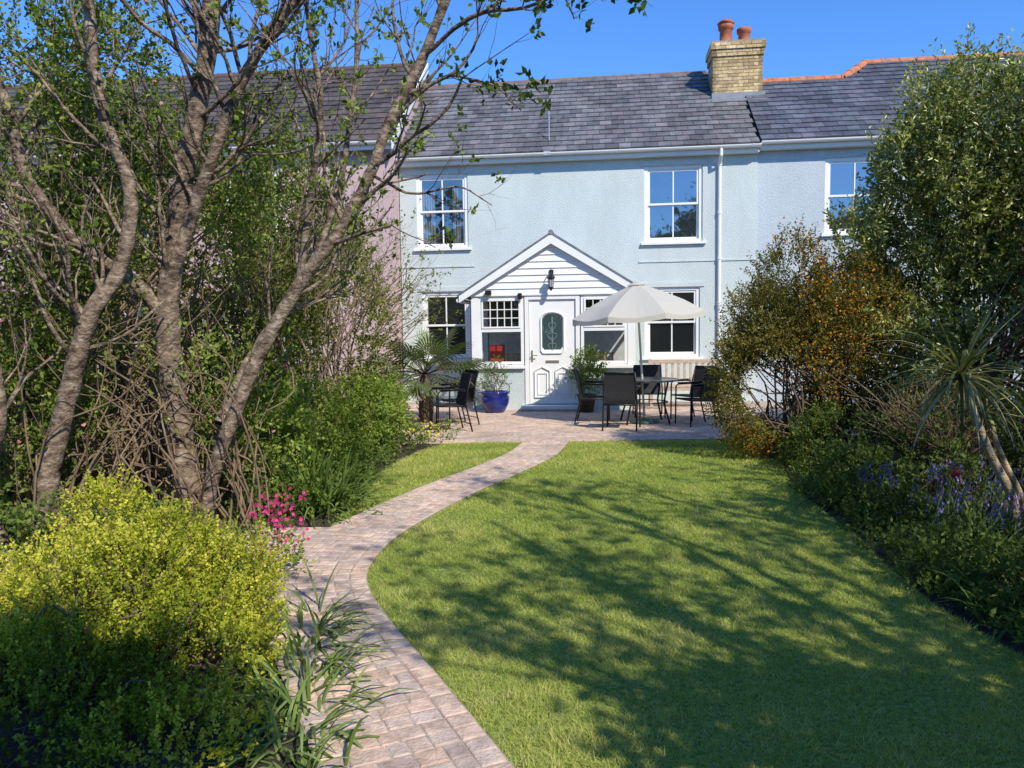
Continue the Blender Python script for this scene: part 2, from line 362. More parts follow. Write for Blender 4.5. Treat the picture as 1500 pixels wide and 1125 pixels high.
def slates(mb,u0,u1,v0,z0,slope,topz,base,exp=.235,wd=.27):
    L=math.hypot(1,slope); dv,dz=1/L,slope/L; nv,nz=-dz,dv
    row=0
    while True:
        a=row*exp
        if z0+dz*a>max(topz(u) for u in np.linspace(u0,u1,20)): break
        u=u0-(row%2)*wd/2
        while u<u1:
            p,q=max(u,u0)+.004,min(u+wd,u1)-.004; u+=wd
            if q-p<.03: continue
            if z0+dz*(a+exp*.6)>topz((p+q)/2): continue
            th=.016+random.uniform(0,.006); a0=a+random.uniform(-.008,.008); a1=a+exp+.03
            k=random.uniform(.7,1.25); wv=random.random(); col=tuple(c*k*(1+(.14*(wv-.4) if i==0 else 0)) for i,c in enumerate(base))
            def P(uu,aa,h): return (uu,v0+dv*aa+nv*h,z0+dz*aa+nz*h)
            mb.hexa([P(p,a0,0),P(q,a0,0),P(q,a1,-.01),P(p,a1,-.01)],[P(p,a0,th+.01),P(q,a0,th+.01),P(q,a1,.004),P(p,a1,.004)],col)
        row+=1
house=empty('blue_terraced_house',(H0[0],H0[1],0),ha)
WY=1.7; UL,UR=-3.45,4.2; EZ=5.32
wins=[(1.87,3.08,3.42,5.02),(1.87,3.03,.98,2.47),(-3.08,-1.93,3.42,5.02),(-3.0,-1.93,.98,2.47)]
M_glc=glassmat('window_glass_clear',.25,(.02,.022,.022),.6)
mb=MB(); wall_holes(mb,UL,UR,0,EZ,WY,.2,wins); mb.build('walls',M_wall,house)
for i,wn in enumerate(wins):
    sash(house,f'sash_window_{i+1}',*wn,WY,(M_glass,M_glassd,M_glc,M_glassd)[i],i==2)
mb=MB()
for (a,b,c,d) in wins:
    mb.box(a-.09,b+.09,WY-.022,WY+.01,d+.003,d+.10)
mb.box(UL,-1.8,WY-.018,WY+.01,3.0,3.03); mb.box(1.75,UR,WY-.018,WY+.01,3.0,3.03)
mb.build('render_trim',M_wall,house)
mb=MB(); mb.box(UL+.05,UR-.05,WY+.7,WY+.75,.05,EZ-.1); mb.box(UL+.05,UR-.05,WY+.23,WY+.7,2.7,2.8); mb.build('room_backing',M_dark,house)
V0=1.5; Z0=5.36; SL=.775; RZ=7.82; RV=V0+(RZ-Z0)/SL
mb=MB(); mb.add([(UL-.08,V0,Z0-.03),(UR,V0,Z0-.03),(UR,RV,RZ-.03),(UL-.08,RV,RZ-.03),(UL-.08,RV+3.1,Z0-.03),(UR,RV+3.1,Z0-.03)],[(0,1,2,3),(3,2,5,4)]); mb.build('roof_deck',M_slateb,house)
mb=MB(); slates(mb,UL-.08,UR-.0,V0-.03,Z0,SL,lambda u:RZ,(.165,.16,.165)); mb.build('roof_slates',M_slate,house)
def ridge(mb,p0,p1,l=.42,r=.11):
    p0=np.array(p0,float);p1=np.array(p1,float); D=np.linalg.norm(p1-p0); k=max(1,int(round(D/l)))
    for i in range(k):
        a=p0+(p1-p0)*i/k; b=p0+(p1-p0)*((i+1)/k-.004/D); mb.tube([a,a+(b-a)*.9,a+(b-a)*.901,b],[r,r,r*1.1,r*1.1],10)
mb=MB(); ridge(mb,(UL-.08,RV,RZ-.035),(3.5,RV,RZ-.035),.45,.085); mb.build('ridge_tiles',plain('ridge_grey',(.19,.13,.11),.8,.3,6),house)
def gable_tri(mb,u,v0,v1,vm,z0,z1): mb.add([(u,v0,z0),(u,v1,z0),(u,vm,z1)],[(0,1,2)])
mb=MB(); gable_tri(mb,UL,WY,RV+3,RV,Z0-.06,RZ-.05); gable_tri(mb,UR-.01,WY,RV+3,RV,Z0-.06,RZ-.05); mb.build('gable_walls',M_wall,house)
def halfpipe(mb,p0,p1,r=.06):
    n=8; V=[]
    for p in (p0,p1):
        for k in range(n+1):
            a=PI+PI*k/n; V.append((p[0],p[1]+r*math.cos(a),p[2]+r*math.sin(a)))
    mb.add(V,[(i,i+1,n+2+i,n+1+i) for i in range(n)])
mb=MB(); halfpipe(mb,(UL-.1,V0-.05,Z0-.03),(UR+.02,V0-.05,Z0-.03)); mb.box(UL,UR,V0+.02,V0+.045,Z0-.17,Z0-.045); mb.box(UL,UR,V0+.05,WY-.002,Z0-.17,Z0-.155)
for u in np.arange(UL+.3,UR,.9): mb.box(u-.015,u+.015,V0-.115,V0+.02,Z0-.04,Z0-.028)
du=3.42
mb.tube([(du,V0-.05,Z0-.06),(du,V0-.05,Z0-.22),(du,WY-.05,Z0-.38),(du,WY-.05,.1)],.036,10)
for z in (5.0,4.0,3.05,2.1,1.1): mb.tube([(du,WY-.05,z-.03),(du,WY-.05,z+.03)],.048,10)
mb.build('gutter_and_downpipe',M_white,house)
ch=MB(); cu0,cu1,cv0,cv1=3.5,4.6,3.35,4.15; zb=6.3; cz=zb
rowi=0
while cz<8.0:
    o=0
    if cz>7.72: o=.03
    if cz>7.86: o=.06
    for side in range(4):
        ln=(cu1-cu0 if side%2==0 else cv1-cv0)+2*o; x=-(rowi%2)*.11
        while x<ln:
            a=max(x,0);b=min(x+.216,ln); x+=.225
            if b-a<.03: continue
            k=random.uniform(.75,1.15); c=random.choice([(.66,.48,.24),(.60,.44,.22),(.70,.53,.30),(.52,.37,.2)]); c=tuple(q*k for q in c)
            if side==0: ch.box(cu0-o+a,cu0-o+b,cv0-o,cv0-o+.1,cz,cz+.064,c)
            elif side==2: ch.box(cu0-o+a,cu0-o+b,cv1+o-.1,cv1+o,cz,cz+.064,c)
            elif side==1: ch.box(cu1+o-.1,cu1+o+.001,cv0-o+a,cv0-o+b,cz+.0005,cz+.0635,c)
            else: ch.box(cu0-o-.001,cu0-o+.1,cv0-o+a,cv0-o+b,cz+.0005,cz+.0635,c)
    cz+=.076; rowi+=1
ch.build('chimney_bricks',M_attr,house)
mb=MB(); mb.box(cu0+.01,cu1-.01,cv0+.01,cv1-.01,zb-.3,cz-.012); mb.box(cu0-.04,cu1+.04,cv0-.04,cv1+.04,cz-.008,cz+.035); mb.build('chimney_mortar',plain('chimney_mortar',(.34,.29,.2),.9,.2,8,.3),house)
mb=MB()
for cx,h,r in ((3.84,.50,.16),(4.25,.40,.15)):
    z=cz+.03; mb.lathe([(r*.98,z),(r*1.02,z+.06),(r*.9,z+.1),(r*.86,z+h-.12),(r*1.08,z+h-.1),(r*1.12,z+h-.02),(r*.95,z+h),(r*.78,z+h-.01),(r*.75,z+.1)],cx,3.75,20)
mb.lathe([(.07,cz+.5),(.2,cz+.56),(.12,cz+.63),(.0,cz+.66)],3.84,3.75,16)
mb.build('chimney_pots',M_terra,house,smooth=True)
mb=MB()
mb.box(cu0-.03,cu1+.05,cv0-.05,cv0-.012,6.72,6.92)
mb.box(cu0-.06,cu1+.08,cv0-.22,cv0-.03,6.68,6.73)
mb.build('lead_flashing',M_lead,house)
mb=MB(); ax=-.15
mb.tube([(ax,V0+.35,Z0+.2),(ax,V0+.35,Z0+.95)],.012,6); mb.tube([(ax-.05,V0+.1,Z0+.93),(ax+.05,V0+.9,Z0+.93)],.008,5)
for k in range(7): q=V0+.15+k*.11; mb.tube([(ax-.16,q,Z0+.94),(ax+.16,q,Z0+.94)],.007,4)
mb.tube([(ax-.25,V0+.5,Z0+.75),(ax+.25,V0+.5,Z0+.83)],.008,4)
mb.box(ax-.09,ax+.05,V0-.1,V0-.02,Z0-.09,Z0+.0)
mb.tube([(ax,V0+.35,Z0+.3),(ax+.02,V0-.0,Z0+.03),(ax+.02,V0-.13,Z0-.05)],.006,4)
mb.build('tv_aerial',plain('alu',(.5,.5,.52),.4,metal=.6),house)
# ---- porch
PWd=1.6
mb=MB()
for a,b in ((-PWd,-.54),(.54,PWd)):
    mb.box(a,b,.02,.17,0,.84)
mb.box(-PWd,-PWd+.12,.17,WY,0,.84); mb.box(PWd-.12,PWd,.17,WY,0,.84)
mb.build('porch_dwarf_wall',M_wall,house)
mb=MB()
def frameparts(a,b,c,d,y,t,fw): 
    mb.box(a,a+fw,y,y+t,c,d); mb.box(b-fw,b,y,y+t,c,d); mb.box(a+fw,b-fw,y,y+t,d-fw,d); mb.box(a+fw,b-fw,y,y+t,c,c+fw)
for sgn in (-1,1):
    a,b=(-1.46,-.56) if sgn<0 else (.56,1.46)
    mb.box(min(sgn*1.6,sgn*1.462),max(sgn*1.6,sgn*1.462),.0,.14,.84,2.27)
    frameparts(a,b,.92,2.27,.01,.08,.06)
    tz=1.60; mb.box(a+.06,b-.06,.008,.09,tz-.035,tz+.035)
    ia,ib=a+.062,b-.062
    z0,z1=tz+.037,2.27-.062; fw=.035
    mb.box(ia,ia+fw,-.008,.03,z0,z1);mb.box(ib-fw,ib,-.008,.03,z0,z1);mb.box(ia+fw,ib-fw,-.008,.03,z1-fw,z1);mb.box(ia+fw,ib-fw,-.008,.03,z0,z0+fw)
    for k in range(1,5): u=ia+fw+(ib-ia-2*fw)*k/5; mb.box(u-.009,u+.009,0.002,.022,z0+fw,z1-fw)
    for k in range(1,3): z=z0+fw+(z1-z0-2*fw)*k/3; mb.box(ia+fw,ib-fw,.004,.02,z-.009,z+.009)
    mb.box(min(sgn*1.66,sgn*.545),max(sgn*1.66,sgn*.545),-.06,.02,.842,.90)
    mb.box(min(sgn*1.6,sgn*.56),max(sgn*1.6,sgn*.56),.022,.12,.86,.918)
    x0,x1=(-1.6,-1.52) if sgn<0 else (1.52,1.6)
    for yy in (.15,.9,1.62): mb.box(x0,x1,yy,yy+.07,.84,2.27)
    mb.box(x0,x1,.22,1.62,.84,.90); mb.box(x0,x1,.22,1.62,2.2,2.27); mb.box(x0+.01,x1-.01,.22,1.62,1.57,1.63)
mb.box(-.54,-.46,-.005,.1,.13,2.27); mb.box(.46,.54,-.005,.1,.13,2.27); mb.box(-.46,.46,-.005,.1,2.19,2.27)
mb.box(-.6,.6,-.28,.06,.055,.125)
mb.build('porch_frames',M_white,house,bevel=.004)
mb=MB(); mb.box(-.66,.66,-.34,.05,0,.05); mb.build('door_step',M_mortar,house)
g=empty('front_door'); g.parent=house
mb=MB(); mb.box(-.452,.452,.035,.08,.14,2.185)
def ring(pts,y0,y1,wid):
    P=np.array(pts); c=P.mean(0); k=len(P)
    Q=c+(P-c)*(1-wid/np.linalg.norm(P-c,axis=1).mean())
    V=[(p[0],y1,p[1]) for p in P]+[(p[0]+(c[0]-p[0])*.04,y0,p[1]+(c[1]-p[1])*.03) for p in P]+[(q[0],y1,q[1]) for q in Q]
    F=[]
    for i in range(k):
        j=(i+1)%k; F.append((i,j,k+j,k+i)); F.append((k+i,k+j,2*k+j,2*k+i))
    mb.add(V,F)
arch=[(-.19,1.12),(.19,1.12),(.235,1.18)]+[(.235,1.82)]+[(.235*math.cos(a),1.82+.13*math.sin(a)) for a in np.linspace(.2,PI-.2,9)]+[(-.235,1.82),(-.235,1.18)]
ring(arch,.0,.034,.055)
for (a,b) in ((-.36,-.05),(.05,.36)):
    pa=[(a,.26),(b,.26),(b,.80)]+([( (a+b)/2,.88)])+[(a,.80)]
    ring(pa,.0,.034,.035); ring([(a+.06,.32),(b-.06,.32),(b-.06,.75),(a+.06,.75)],.01,.034,.025)
mb.build('door_leaf',M_white,g)
mb=MB(); ia=np.array(arch); c=ia.mean(0); ia=c+(ia-c)*.84
mb.add([(p[0],.028,p[1]) for p in ia],[tuple(range(len(ia)))]); mb.build('door_glass',M_obsc,g)
mb=MB()
for sx in (-1,1):
    for k,(z0,amp) in enumerate(((1.22,.1),(1.42,.12),(1.62,.09))):
        ts=np.linspace(0,1.5*PI,14); mb.tube([(sx*(amp*(1-t/6)*math.sin(t)*.9+.01),.024,z0+.045*t-.02*math.cos(2*t)) for t in ts],.0045,4)
mb.tube([(0,.024,1.18),(0,.024,1.85)],.0045,4); mb.build('door_glass_lead',plain('lead_pattern',(.25,.32,.32),.5),g)
mb=MB(); mb.box(-.13,.13,.018,.036,.955,1.0); mb.tube([(-.40,.0,1.10),(-.40,-.03,1.10),(-.29,-.035,1.10)],.011,8); mb.box(-.415,-.385,.014,.036,.98,1.2); mb.build('letterbox_and_handle',plain('brass',(.55,.5,.42),.3,metal=.8),g)
mb=MB()
for a,b in ((-1.40,-.62),(.62,1.40)):
    mb.add([(a,.05,.97),(b,.05,.97),(b,.05,2.21),(a,.05,2.21)],[(0,1,2,3)])
for x in (-1.56,1.56): mb.add([(x,.2,.9),(x,1.65,.9),(x,1.65,2.2),(x,.2,2.2)],[(0,1,2,3)])
mb.build('porch_glass',M_glassp,house)
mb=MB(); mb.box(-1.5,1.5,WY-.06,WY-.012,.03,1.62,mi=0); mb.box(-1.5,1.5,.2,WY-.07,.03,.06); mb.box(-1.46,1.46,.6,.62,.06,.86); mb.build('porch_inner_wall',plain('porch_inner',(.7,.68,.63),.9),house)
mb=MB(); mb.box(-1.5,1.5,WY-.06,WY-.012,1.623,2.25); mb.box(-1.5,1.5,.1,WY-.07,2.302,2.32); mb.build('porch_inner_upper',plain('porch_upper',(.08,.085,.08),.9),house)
mb=MB(); mb.box(-1.32,-1.04,.5,.8,.93,1.30); mb.build('red_box',M_red,house,bevel=.02)
mb=MB(); mb.box(-.98,-.66,.45,.8,.92,.98); mb.box(.68,1.2,.45,.8,.92,.98)
for u in (-.96,-.85,-.74,.7,.85,1.0,1.15): mb.box(u,u+.04,.45,.48,.98,1.1)
for a_,b_ in ((-.98,-.68),(.68,1.2)): mb.box(a_,b_,.44,.455,1.1,1.13)
mb.box(-1.45,1.45,.3,.82,.86,.915); mb.build('wooden_crates',plain('pine',(.5,.27,.1),.6),house)
EV=2.28; AP=3.34; hw=1.68
mb=MB(); z=EV
while z<AP-.03:
    z1=min(z+.13,AP-.02); w0=hw*(AP-z)/(AP-EV)-.02; w1=max(.01,hw*(AP-z1)/(AP-EV)-.02)
    mb.add([(-w0,-.026,z),(w0,-.026,z),(w1,-.002,z1),(-w1,-.002,z1),(-w0,.03,z),(w0,.03,z)],[(0,1,2,3),(0,4,5,1)]); z+=.13
mb.add([(-hw,.03,EV),(hw,.03,EV),(0,.03,AP)],[(0,1,2)])
mb.box(-1.62,1.62,-.03,.13,2.272,2.30)
mb.build('gable_cladding',M_white,house)
mb=MB()
for sgn in (-1,1):
    a=np.array([sgn*1.82,2.20]); b=np.array([0,3.40])
    V=[]
    for y in (-.12,-.085):
        V+=[(a[0],y,a[1]-.05),(b[0],y,b[1]-.14),(b[0],y,b[1]+.04),(a[0],y,a[1]+.09)]
    mb.add(V,[(0,1,2,3),(7,6,5,4),(0,4,5,1),(3,2,6,7),(0,3,7,4)])
    mb.add([(a[0],-.084,a[1]-.04),(b[0],-.084,b[1]-.13),(b[0],.03,b[1]-.13),(a[0],.03,a[1]-.04)],[(0,1,2,3)])
    mb.tube([(sgn*1.84,-.08,2.2),(sgn*1.84,WY,2.2)],.045,8)
mb.build('porch_bargeboards',M_white,house)
mb=MB()
for sgn in (-1,1):
    mb.hexa([(sgn*1.86,-.13,2.26),(0,-.13,3.445),(0,WY,3.445),(sgn*1.86,WY,2.26)],[(sgn*1.86,-.13,2.30),(0,-.13,3.485),(0,WY,3.485),(sgn*1.86,WY,2.30)],(.16,.17,.19))
mb.tube([(0,-.135,3.475),(0,WY,3.475)],.05,8,(.2,.2,.21)); mb.build('porch_roof',M_slate,house)
mb=MB()
mb.box(-.04,.04,-.05,-.02,2.62,2.76); mb.tube([(0,-.05,2.7),(0,-.14,2.76),(0,-.2,2.74),(0,-.2,2.68)],.012,6)
mb.lathe([(.01,2.7),(.085,2.6),(.085,2.585),(.065,2.585),(.06,2.57)],0,-.2,6); mb.lathe([(.05,2.42),(.05,2.4),(.02,2.36),(.0,2.34)],0,-.2,6)
for k in range(6): a=k*PI/3; mb.tube([(.06*math.cos(a),-.2+.06*math.sin(a),2.58),(.045*math.cos(a),-.2+.045*math.sin(a),2.42)],.005,4)
mb.build('wall_lantern',M_black,house)
mb=MB(); mb.lathe([(.052,2.575),(.038,2.425)],0,-.2,6); mb.build('lantern_glass',plain('frosted',(.4,.4,.38),.3),house)
mb=MB(); mb.box(-1.3,-1.18,-.14,-.03,2.3,2.38); mb.box(-.66,-.58,-.1,-.03,2.2,2.32); mb.build('security_lamp',M_black,house,bevel=.01)
def slatbench(name,loc,rz):
    g=empty(name,loc,rz); mb=MB()
    for x in (-.72,.72-.06): mb.box(x,x+.06,-.5,-.44,0,.64); mb.box(x,x+.06,0,.06,0,.95); mb.box(x-.005,x+.065,-.52,.0,.64,.68); mb.box(x+.01,x+.05,-.44,0,.34,.40)
    for k in range(5): mb.box(-.74,.74,-.5+k*.095,-.42+k*.095,.415,.44)
    mb.box(-.66,.66,.005,.05,.86,.94); mb.box(-.66,.66,.005,.05,.5,.56)
    for k in range(11): x=-.6+k*.12; mb.box(x-.025,x+.025,.015,.04,.56,.86)
    mb.box(-.66,.66,-.49,-.45,.35,.41)
    mb.build('slats',M_wood,g,bevel=.004); return g
def hw_(u,v,z=0): p=H0+hu*u+hv*v; return (p[0],p[1],z)
slatbench('wooden_bench',hw_(2.62,.75,.022),ha)
# ---------------------------------------------------------------- neighbours
nr=empty('blue_grey_terraced_house',(H0[0],H0[1],0),ha)
RZ1=7.3
def topz(u):
    if u<6.5: return RZ1
    if u<7.2: return RZ1+(u-6.5)/.7*.52
    return RZ1+.52
nw=[(5.55,6.75,3.5,5.05),(5.15,6.5,1.1,2.4)]
mb=MB(); wall_holes(mb,UR+.003,16,0,EZ+.06,WY+.02,.2,nw); mb.build('walls',M_wall2,nr)
for i,wn in enumerate(nw): sash(nr,f'sash_window_{i+1}',*wn,WY+.02,M_glass if i==0 else M_glassd)
mb=MB(); mb.box(UR+.1,15,WY+.7,WY+.75,.05,5.2); mb.build('room_backing',M_dark,nr)
Zn=Z0+.05
us=[UR,6.5,7.2,16]
mb=MB()
for a,b in zip(us[:-1],us[1:]):
    za,zb_=topz(a),topz(b); va,vb=V0+(za-Zn)/SL,V0+(zb_-Zn)/SL
    mb.add([(a,V0,Zn-.03),(b,V0,Zn-.03),(b,vb,zb_-.03),(a,va,za-.03)],[(0,1,2,3)])
    mb.add([(a,va,za-.03),(b,vb,zb_-.03),(b,vb+3.4,Zn-.03),(a,va+3.0,Zn-.03)],[(0,1,2,3)])
mb.build('roof_deck',M_slateb,nr)
mb=MB(); slates(mb,UR+.02,16,V0-.03,Zn,SL,topz,(.11,.118,.14)); mb.build('roof_slates',M_slate,nr)
mb=MB()
for a,b in zip(us[:-1],us[1:]):
    za,zb_=topz(a),topz(b); ridge(mb,(a,V0+(za-Zn)/SL,za-.02),(b,V0+(zb_-Zn)/SL,zb_-.02),.4,.1)
mb.build('ridge_tiles',M_rterra,nr)
mb=MB(); halfpipe(mb,(UR+.02,V0-.05,Zn-.03),(16,V0-.05,Zn-.03)); mb.box(UR+.01,16,V0+.02,V0+.045,Zn-.17,Zn-.045); mb.box(UR+.01,16,V0+.05,WY+.018,Zn-.17,Zn-.155)
mb.build('gutter',M_white,nr)
nl=empty('pink_terraced_house',(H0[0],H0[1],0),ha)
mb=MB(); lw=[(-7.2,-6.0,3.6,5.2),(-6.6,-5.4,1.0,2.5),(-10.2,-9.0,3.6,5.2),(-9.6,-8.4,1.0,2.5)]
wall_holes(mb,-16,UL-.02,0,5.6,1.1,.2,lw); mb.add([(UL-.02,1.1,5.6),(UL-.02,7.4,5.6),(UL-.02,4.3,8.2)],[(0,1,2)]); mb.build('walls',M_pink,nl)
for i,wn in enumerate(lw): sash(nl,f'sash_window_{i+1}',*wn,1.1,M_glassd)
mb=MB(); mb.box(-15,UL-.2,1.9,1.95,.05,5.4); mb.build('room_backing',M_dark,nl)
mb=MB(); mb.add([(-16,.88,5.58),(UL+.08,.88,5.58),(UL+.08,4.3,8.23),(-16,4.3,8.23),(-16,7.6,5.58),(UL+.08,7.6,5.58)],[(0,1,2,3),(3,2,5,4)]); mb.build('roof_deck',M_slateb,nl)
mb=MB(); slates(mb,-16,UL+.08,.85,5.6,.775,lambda u:8.24,(.11,.09,.08),.28,.3); mb.build('roof_tiles',M_slate,nl)
mb=MB(); ridge(mb,(-16,4.3,8.23),(UL+.08,4.3,8.23),.42,.1); mb.build('ridge_tiles',plain('ridge_brown',(.12,.08,.07),.8),nl)
mb=MB(); mb.hexa([(UL+.09,.8,5.40),(UL+.12,.8,5.40),(UL+.12,4.3,8.08),(UL+.09,4.3,8.08)],[(UL+.09,.8,5.60),(UL+.12,.8,5.60),(UL+.12,4.3,8.30),(UL+.09,4.3,8.30)])
halfpipe(mb,(-16,.8,5.57),(UL+.1,.8,5.57)); mb.box(-16,UL+.08,.87,.9,5.42,5.55); mb.build('bargeboard_and_gutter',M_white,nl)
# ---------------------------------------------------------------- furniture
def chair(name,loc,rz):
    g=empty(name,loc,rz); mb=MB(); r=.013
    for sx in (-1,1):
        x=sx*.26
        mb.tube([(x,-.25,0),(x,-.24,.62),(x,-.20,.655),(x,.1,.66),(x,.21,.64)],r,8)
        mb.tube([(x,.30,0),(x,.20,.42),(x*.96,.24,.66),(x*.92,.31,.90)],r,8)
        mb.tube([(x*.95,-.24,.42),(x*.95,.22,.40)],r,8)
        mb.box(x-.025,x+.025,-.2,.18,.668,.682)
    mb.tube([(-.25,-.24,.42),(.25,-.24,.42)],r,8); mb.tube([(-.25,.21,.40),(.25,.21,.40)],r,8); mb.tube([(-.24,.31,.90),(.24,.31,.90)],r,8); mb.tube([(-.26,.27,.12),(.26,.27,.12)],.008,6)
    mb.build('frame',M_black,g,smooth=True)
    mb=MB(); V=[]
    prof=[(-.24,.425),(-.1,.41),(.08,.40),(.19,.41),(.215,.48),(.235,.6),(.27,.75),(.305,.89)]
    for (y,z) in prof: V+=[(-.235,y,z),(.235,y,z)]
    F=[(2*i,2*i+1,2*i+3,2*i+2) for i in range(len(prof)-1)]
    mb.add(V,F)
    mb.build('sling',M_mesh,g); return g
z=.024
chair('patio_chair',(1.72,12.05,z),math.radians(165)); chair('patio_chair.001',(3.0,12.45,z),math.radians(-75)); chair('patio_chair.002',(1.38,13.0,z),math.radians(80)); chair('patio_chair.003',(2.45,13.75,z),math.radians(-5)); chair('patio_chair.004',(3.1,13.2,z),math.radians(-60))
chair('patio_chair.005',(-1.0,12.1,z),math.radians(-70)); chair('patio_chair.006',(-.95,12.95,z),math.radians(-60))
g=empty('patio_table',(2.22,12.85,z)); mb=MB(); mb.lathe([(0,.735),(.55,.735),(.575,.728),(.575,.705),(.55,.70),(0,.70)],0,0,36); mb.build('table_top',glassmat('table_glass',.25,(.03,.03,.035)),g)
mb=MB()
for k in range(4):
    a=PI/4+k*PI/2; c_,s_=math.cos(a),math.sin(a); mb.tube([(.5*c_,.5*s_,0),(.38*c_,.38*s_,.35),(.46*c_,.46*s_,.70)],.016,8)
mb.tube([(.38*math.cos(a),.38*math.sin(a),.35) for a in np.linspace(0,2*PI,25)],.01,6); mb.build('table_legs',M_black,g,smooth=True)
g=empty('parasol',(2.22,12.85,z)); g.rotation_euler=(0,math.radians(-3.2),math.radians(0))
mb=MB(); mb.tube([(0,0,.05),(0,0,2.33)],.019,10); mb.lathe([(0,2.38),(.02,2.36),(.025,2.32),(.02,2.30)],0,0,10); mb.build('pole',plain('pole_paint',(.6,.6,.56),.4),g,smooth=True)
mb=MB(); mb.lathe([(0,.09),(.04,.09),(.05,.07),(.23,.05),(.25,.02),(.25,0)],0,0,24); mb.build('base',plain('green_base',(.05,.12,.09),.5),g,smooth=True)
mb=MB(); nR=8; Rr=1.0
V=[];F=[];sub=6;rings=[(.10,2.30),(.45,2.16),(.8,2.00),(1.14,1.80)]
for (r,zz) in rings:
    for i in range(nR*sub):
        a=2*PI*i/(nR*sub)+.2; ph=(i%sub)/sub; sagr=1-.06*math.sin(PI*ph)*(r/Rr); V.append((r*sagr*math.cos(a)*Rr,r*sagr*math.sin(a)*Rr,zz-.045*math.sin(PI*ph)*r))
k=nR*sub
for i in range(len(rings)-1):
    for j in range(k): F.append((i*k+j,i*k+(j+1)%k,(i+1)*k+(j+1)%k,(i+1)*k+j))
b0=(len(rings)-1)*k
for j in range(k): x,y,zz=V[b0+j]; V.append((x*1.005,y*1.005,zz-.09+.02*abs(math.sin(PI*(j%sub)/sub))))
for j in range(k): F.append((b0+j,b0+(j+1)%k,b0+k+(j+1)%k,b0+k+j))
mb.add(V,F,(.70,.68,.60))
V=[(.17*math.cos(2*PI*i/16),.17*math.sin(2*PI*i/16),2.295) for i in range(16)]+[(0,0,2.37)]; mb.add(V,[(i,(i+1)%16,16) for i in range(16)],(.70,.68,.60))
cm=leafmat('parasol_canvas',.35,(1,1,.96))
mb.build('canopy',cm,g)
mb=MB()
for i in range(nR): a=2*PI*i/nR+.2; mb.tube([(.03*math.cos(a),.03*math.sin(a),2.29),(1.12*math.cos(a),1.12*math.sin(a),1.785)],.006,5); mb.tube([(.02*math.cos(a),.02*math.sin(a),1.70),(.55*math.cos(a),.55*math.sin(a),2.05)],.005,5)
mb.build('ribs',M_white,g)
# ---------------------------------------------------------------- vegetation
def foliage(blobs,n,sl,lps,L,W,cols,parent,mat=None,up=.5,gap=-.35,gf=2.2,seed=1,shell=.5,sd=.35,spread=.9,zmin=.03,lump=.28,stalk=0,name='leaves'):
    B=np.array([b[:6] for b in blobs],float); wt=np.array([b[6] if len(b)>6 else b[3]*b[4]+b[4]*b[5]+b[3]*b[5] for b in blobs]); wt=wt/wt.sum()
    idx=R.choice(len(B),n,p=wt); d=nrm(R.normal(size=(n,3)))
    r=shell+(1-shell)*R.rand(n)**.6
    lm=1+lump*sn(d*1.0+idx[:,None]*3.1,3.2,seed)+lump*.5*sn(d+idx[:,None],8,seed+1)
    S0=B[idx,:3]+d*B[idx,3:]*(r*lm)[:,None]
    k=(sn(S0,gf,seed+5)>gap)&(S0[:,2]>zmin); S0=S0[k];d=d[k];n=len(S0)
    sdn=nrm(d*.9+np.array([0,0,up])+R.normal(size=(n,3))*sd)
    ln=sl*R.uniform(.5,1.3,n)
    t=(np.arange(lps)+.5)/lps
    P=S0[:,None,:]+sdn[:,None,:]*(ln[:,None]*t[None,:])[:,:,None]
    P=P.reshape(-1,3); Dd=np.repeat(sdn,lps,0)*.55+nrm(R.normal(size=(len(P),3)))*spread
    P=P+R.normal(size=P.shape)*L*.12
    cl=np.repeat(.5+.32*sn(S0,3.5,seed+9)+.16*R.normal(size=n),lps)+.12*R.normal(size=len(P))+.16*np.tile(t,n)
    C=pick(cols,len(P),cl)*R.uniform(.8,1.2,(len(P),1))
    s_=R.uniform(.65,1.2,len(P))
    kk=P[:,2]>.02
    leaves(name,P[kk],Dd[kk],(L*s_)[kk],(W*s_)[kk],C[kk],mat or M_leaf,parent)
    if stalk:
        m_=MB(); q=R.choice(n,min(n,stalk),replace=False)
        for i in q: m_.tube([S0[i]-sdn[i]*ln[i]*.6,S0[i]+sdn[i]*ln[i]],[.004,.0015],3,cap=False)
        m_.build('shoots',M_twig,parent)
    return S0
def stems(parent,bases,targets,r0=.02,mat=None,wig=.12,n=4):
    m_=MB()
    for tg in targets:
        b=np.array(bases[random.randrange(len(bases))],float)+np.array([random.gauss(0,.12),random.gauss(0,.12),0])
        P=[b]
        for k in range(1,n): f=k/n; P.append(b+(tg-b)*np.array([f**1.2,f**1.2,f**.8])+R.normal(size=3)*wig)
        P.append(tg); P=catmull(P,3); m_.tube(P,np.linspace(r0,.003,len(P)),5,cap=False)
    return m_.build('stems',mat or M_twig,parent,smooth=True)
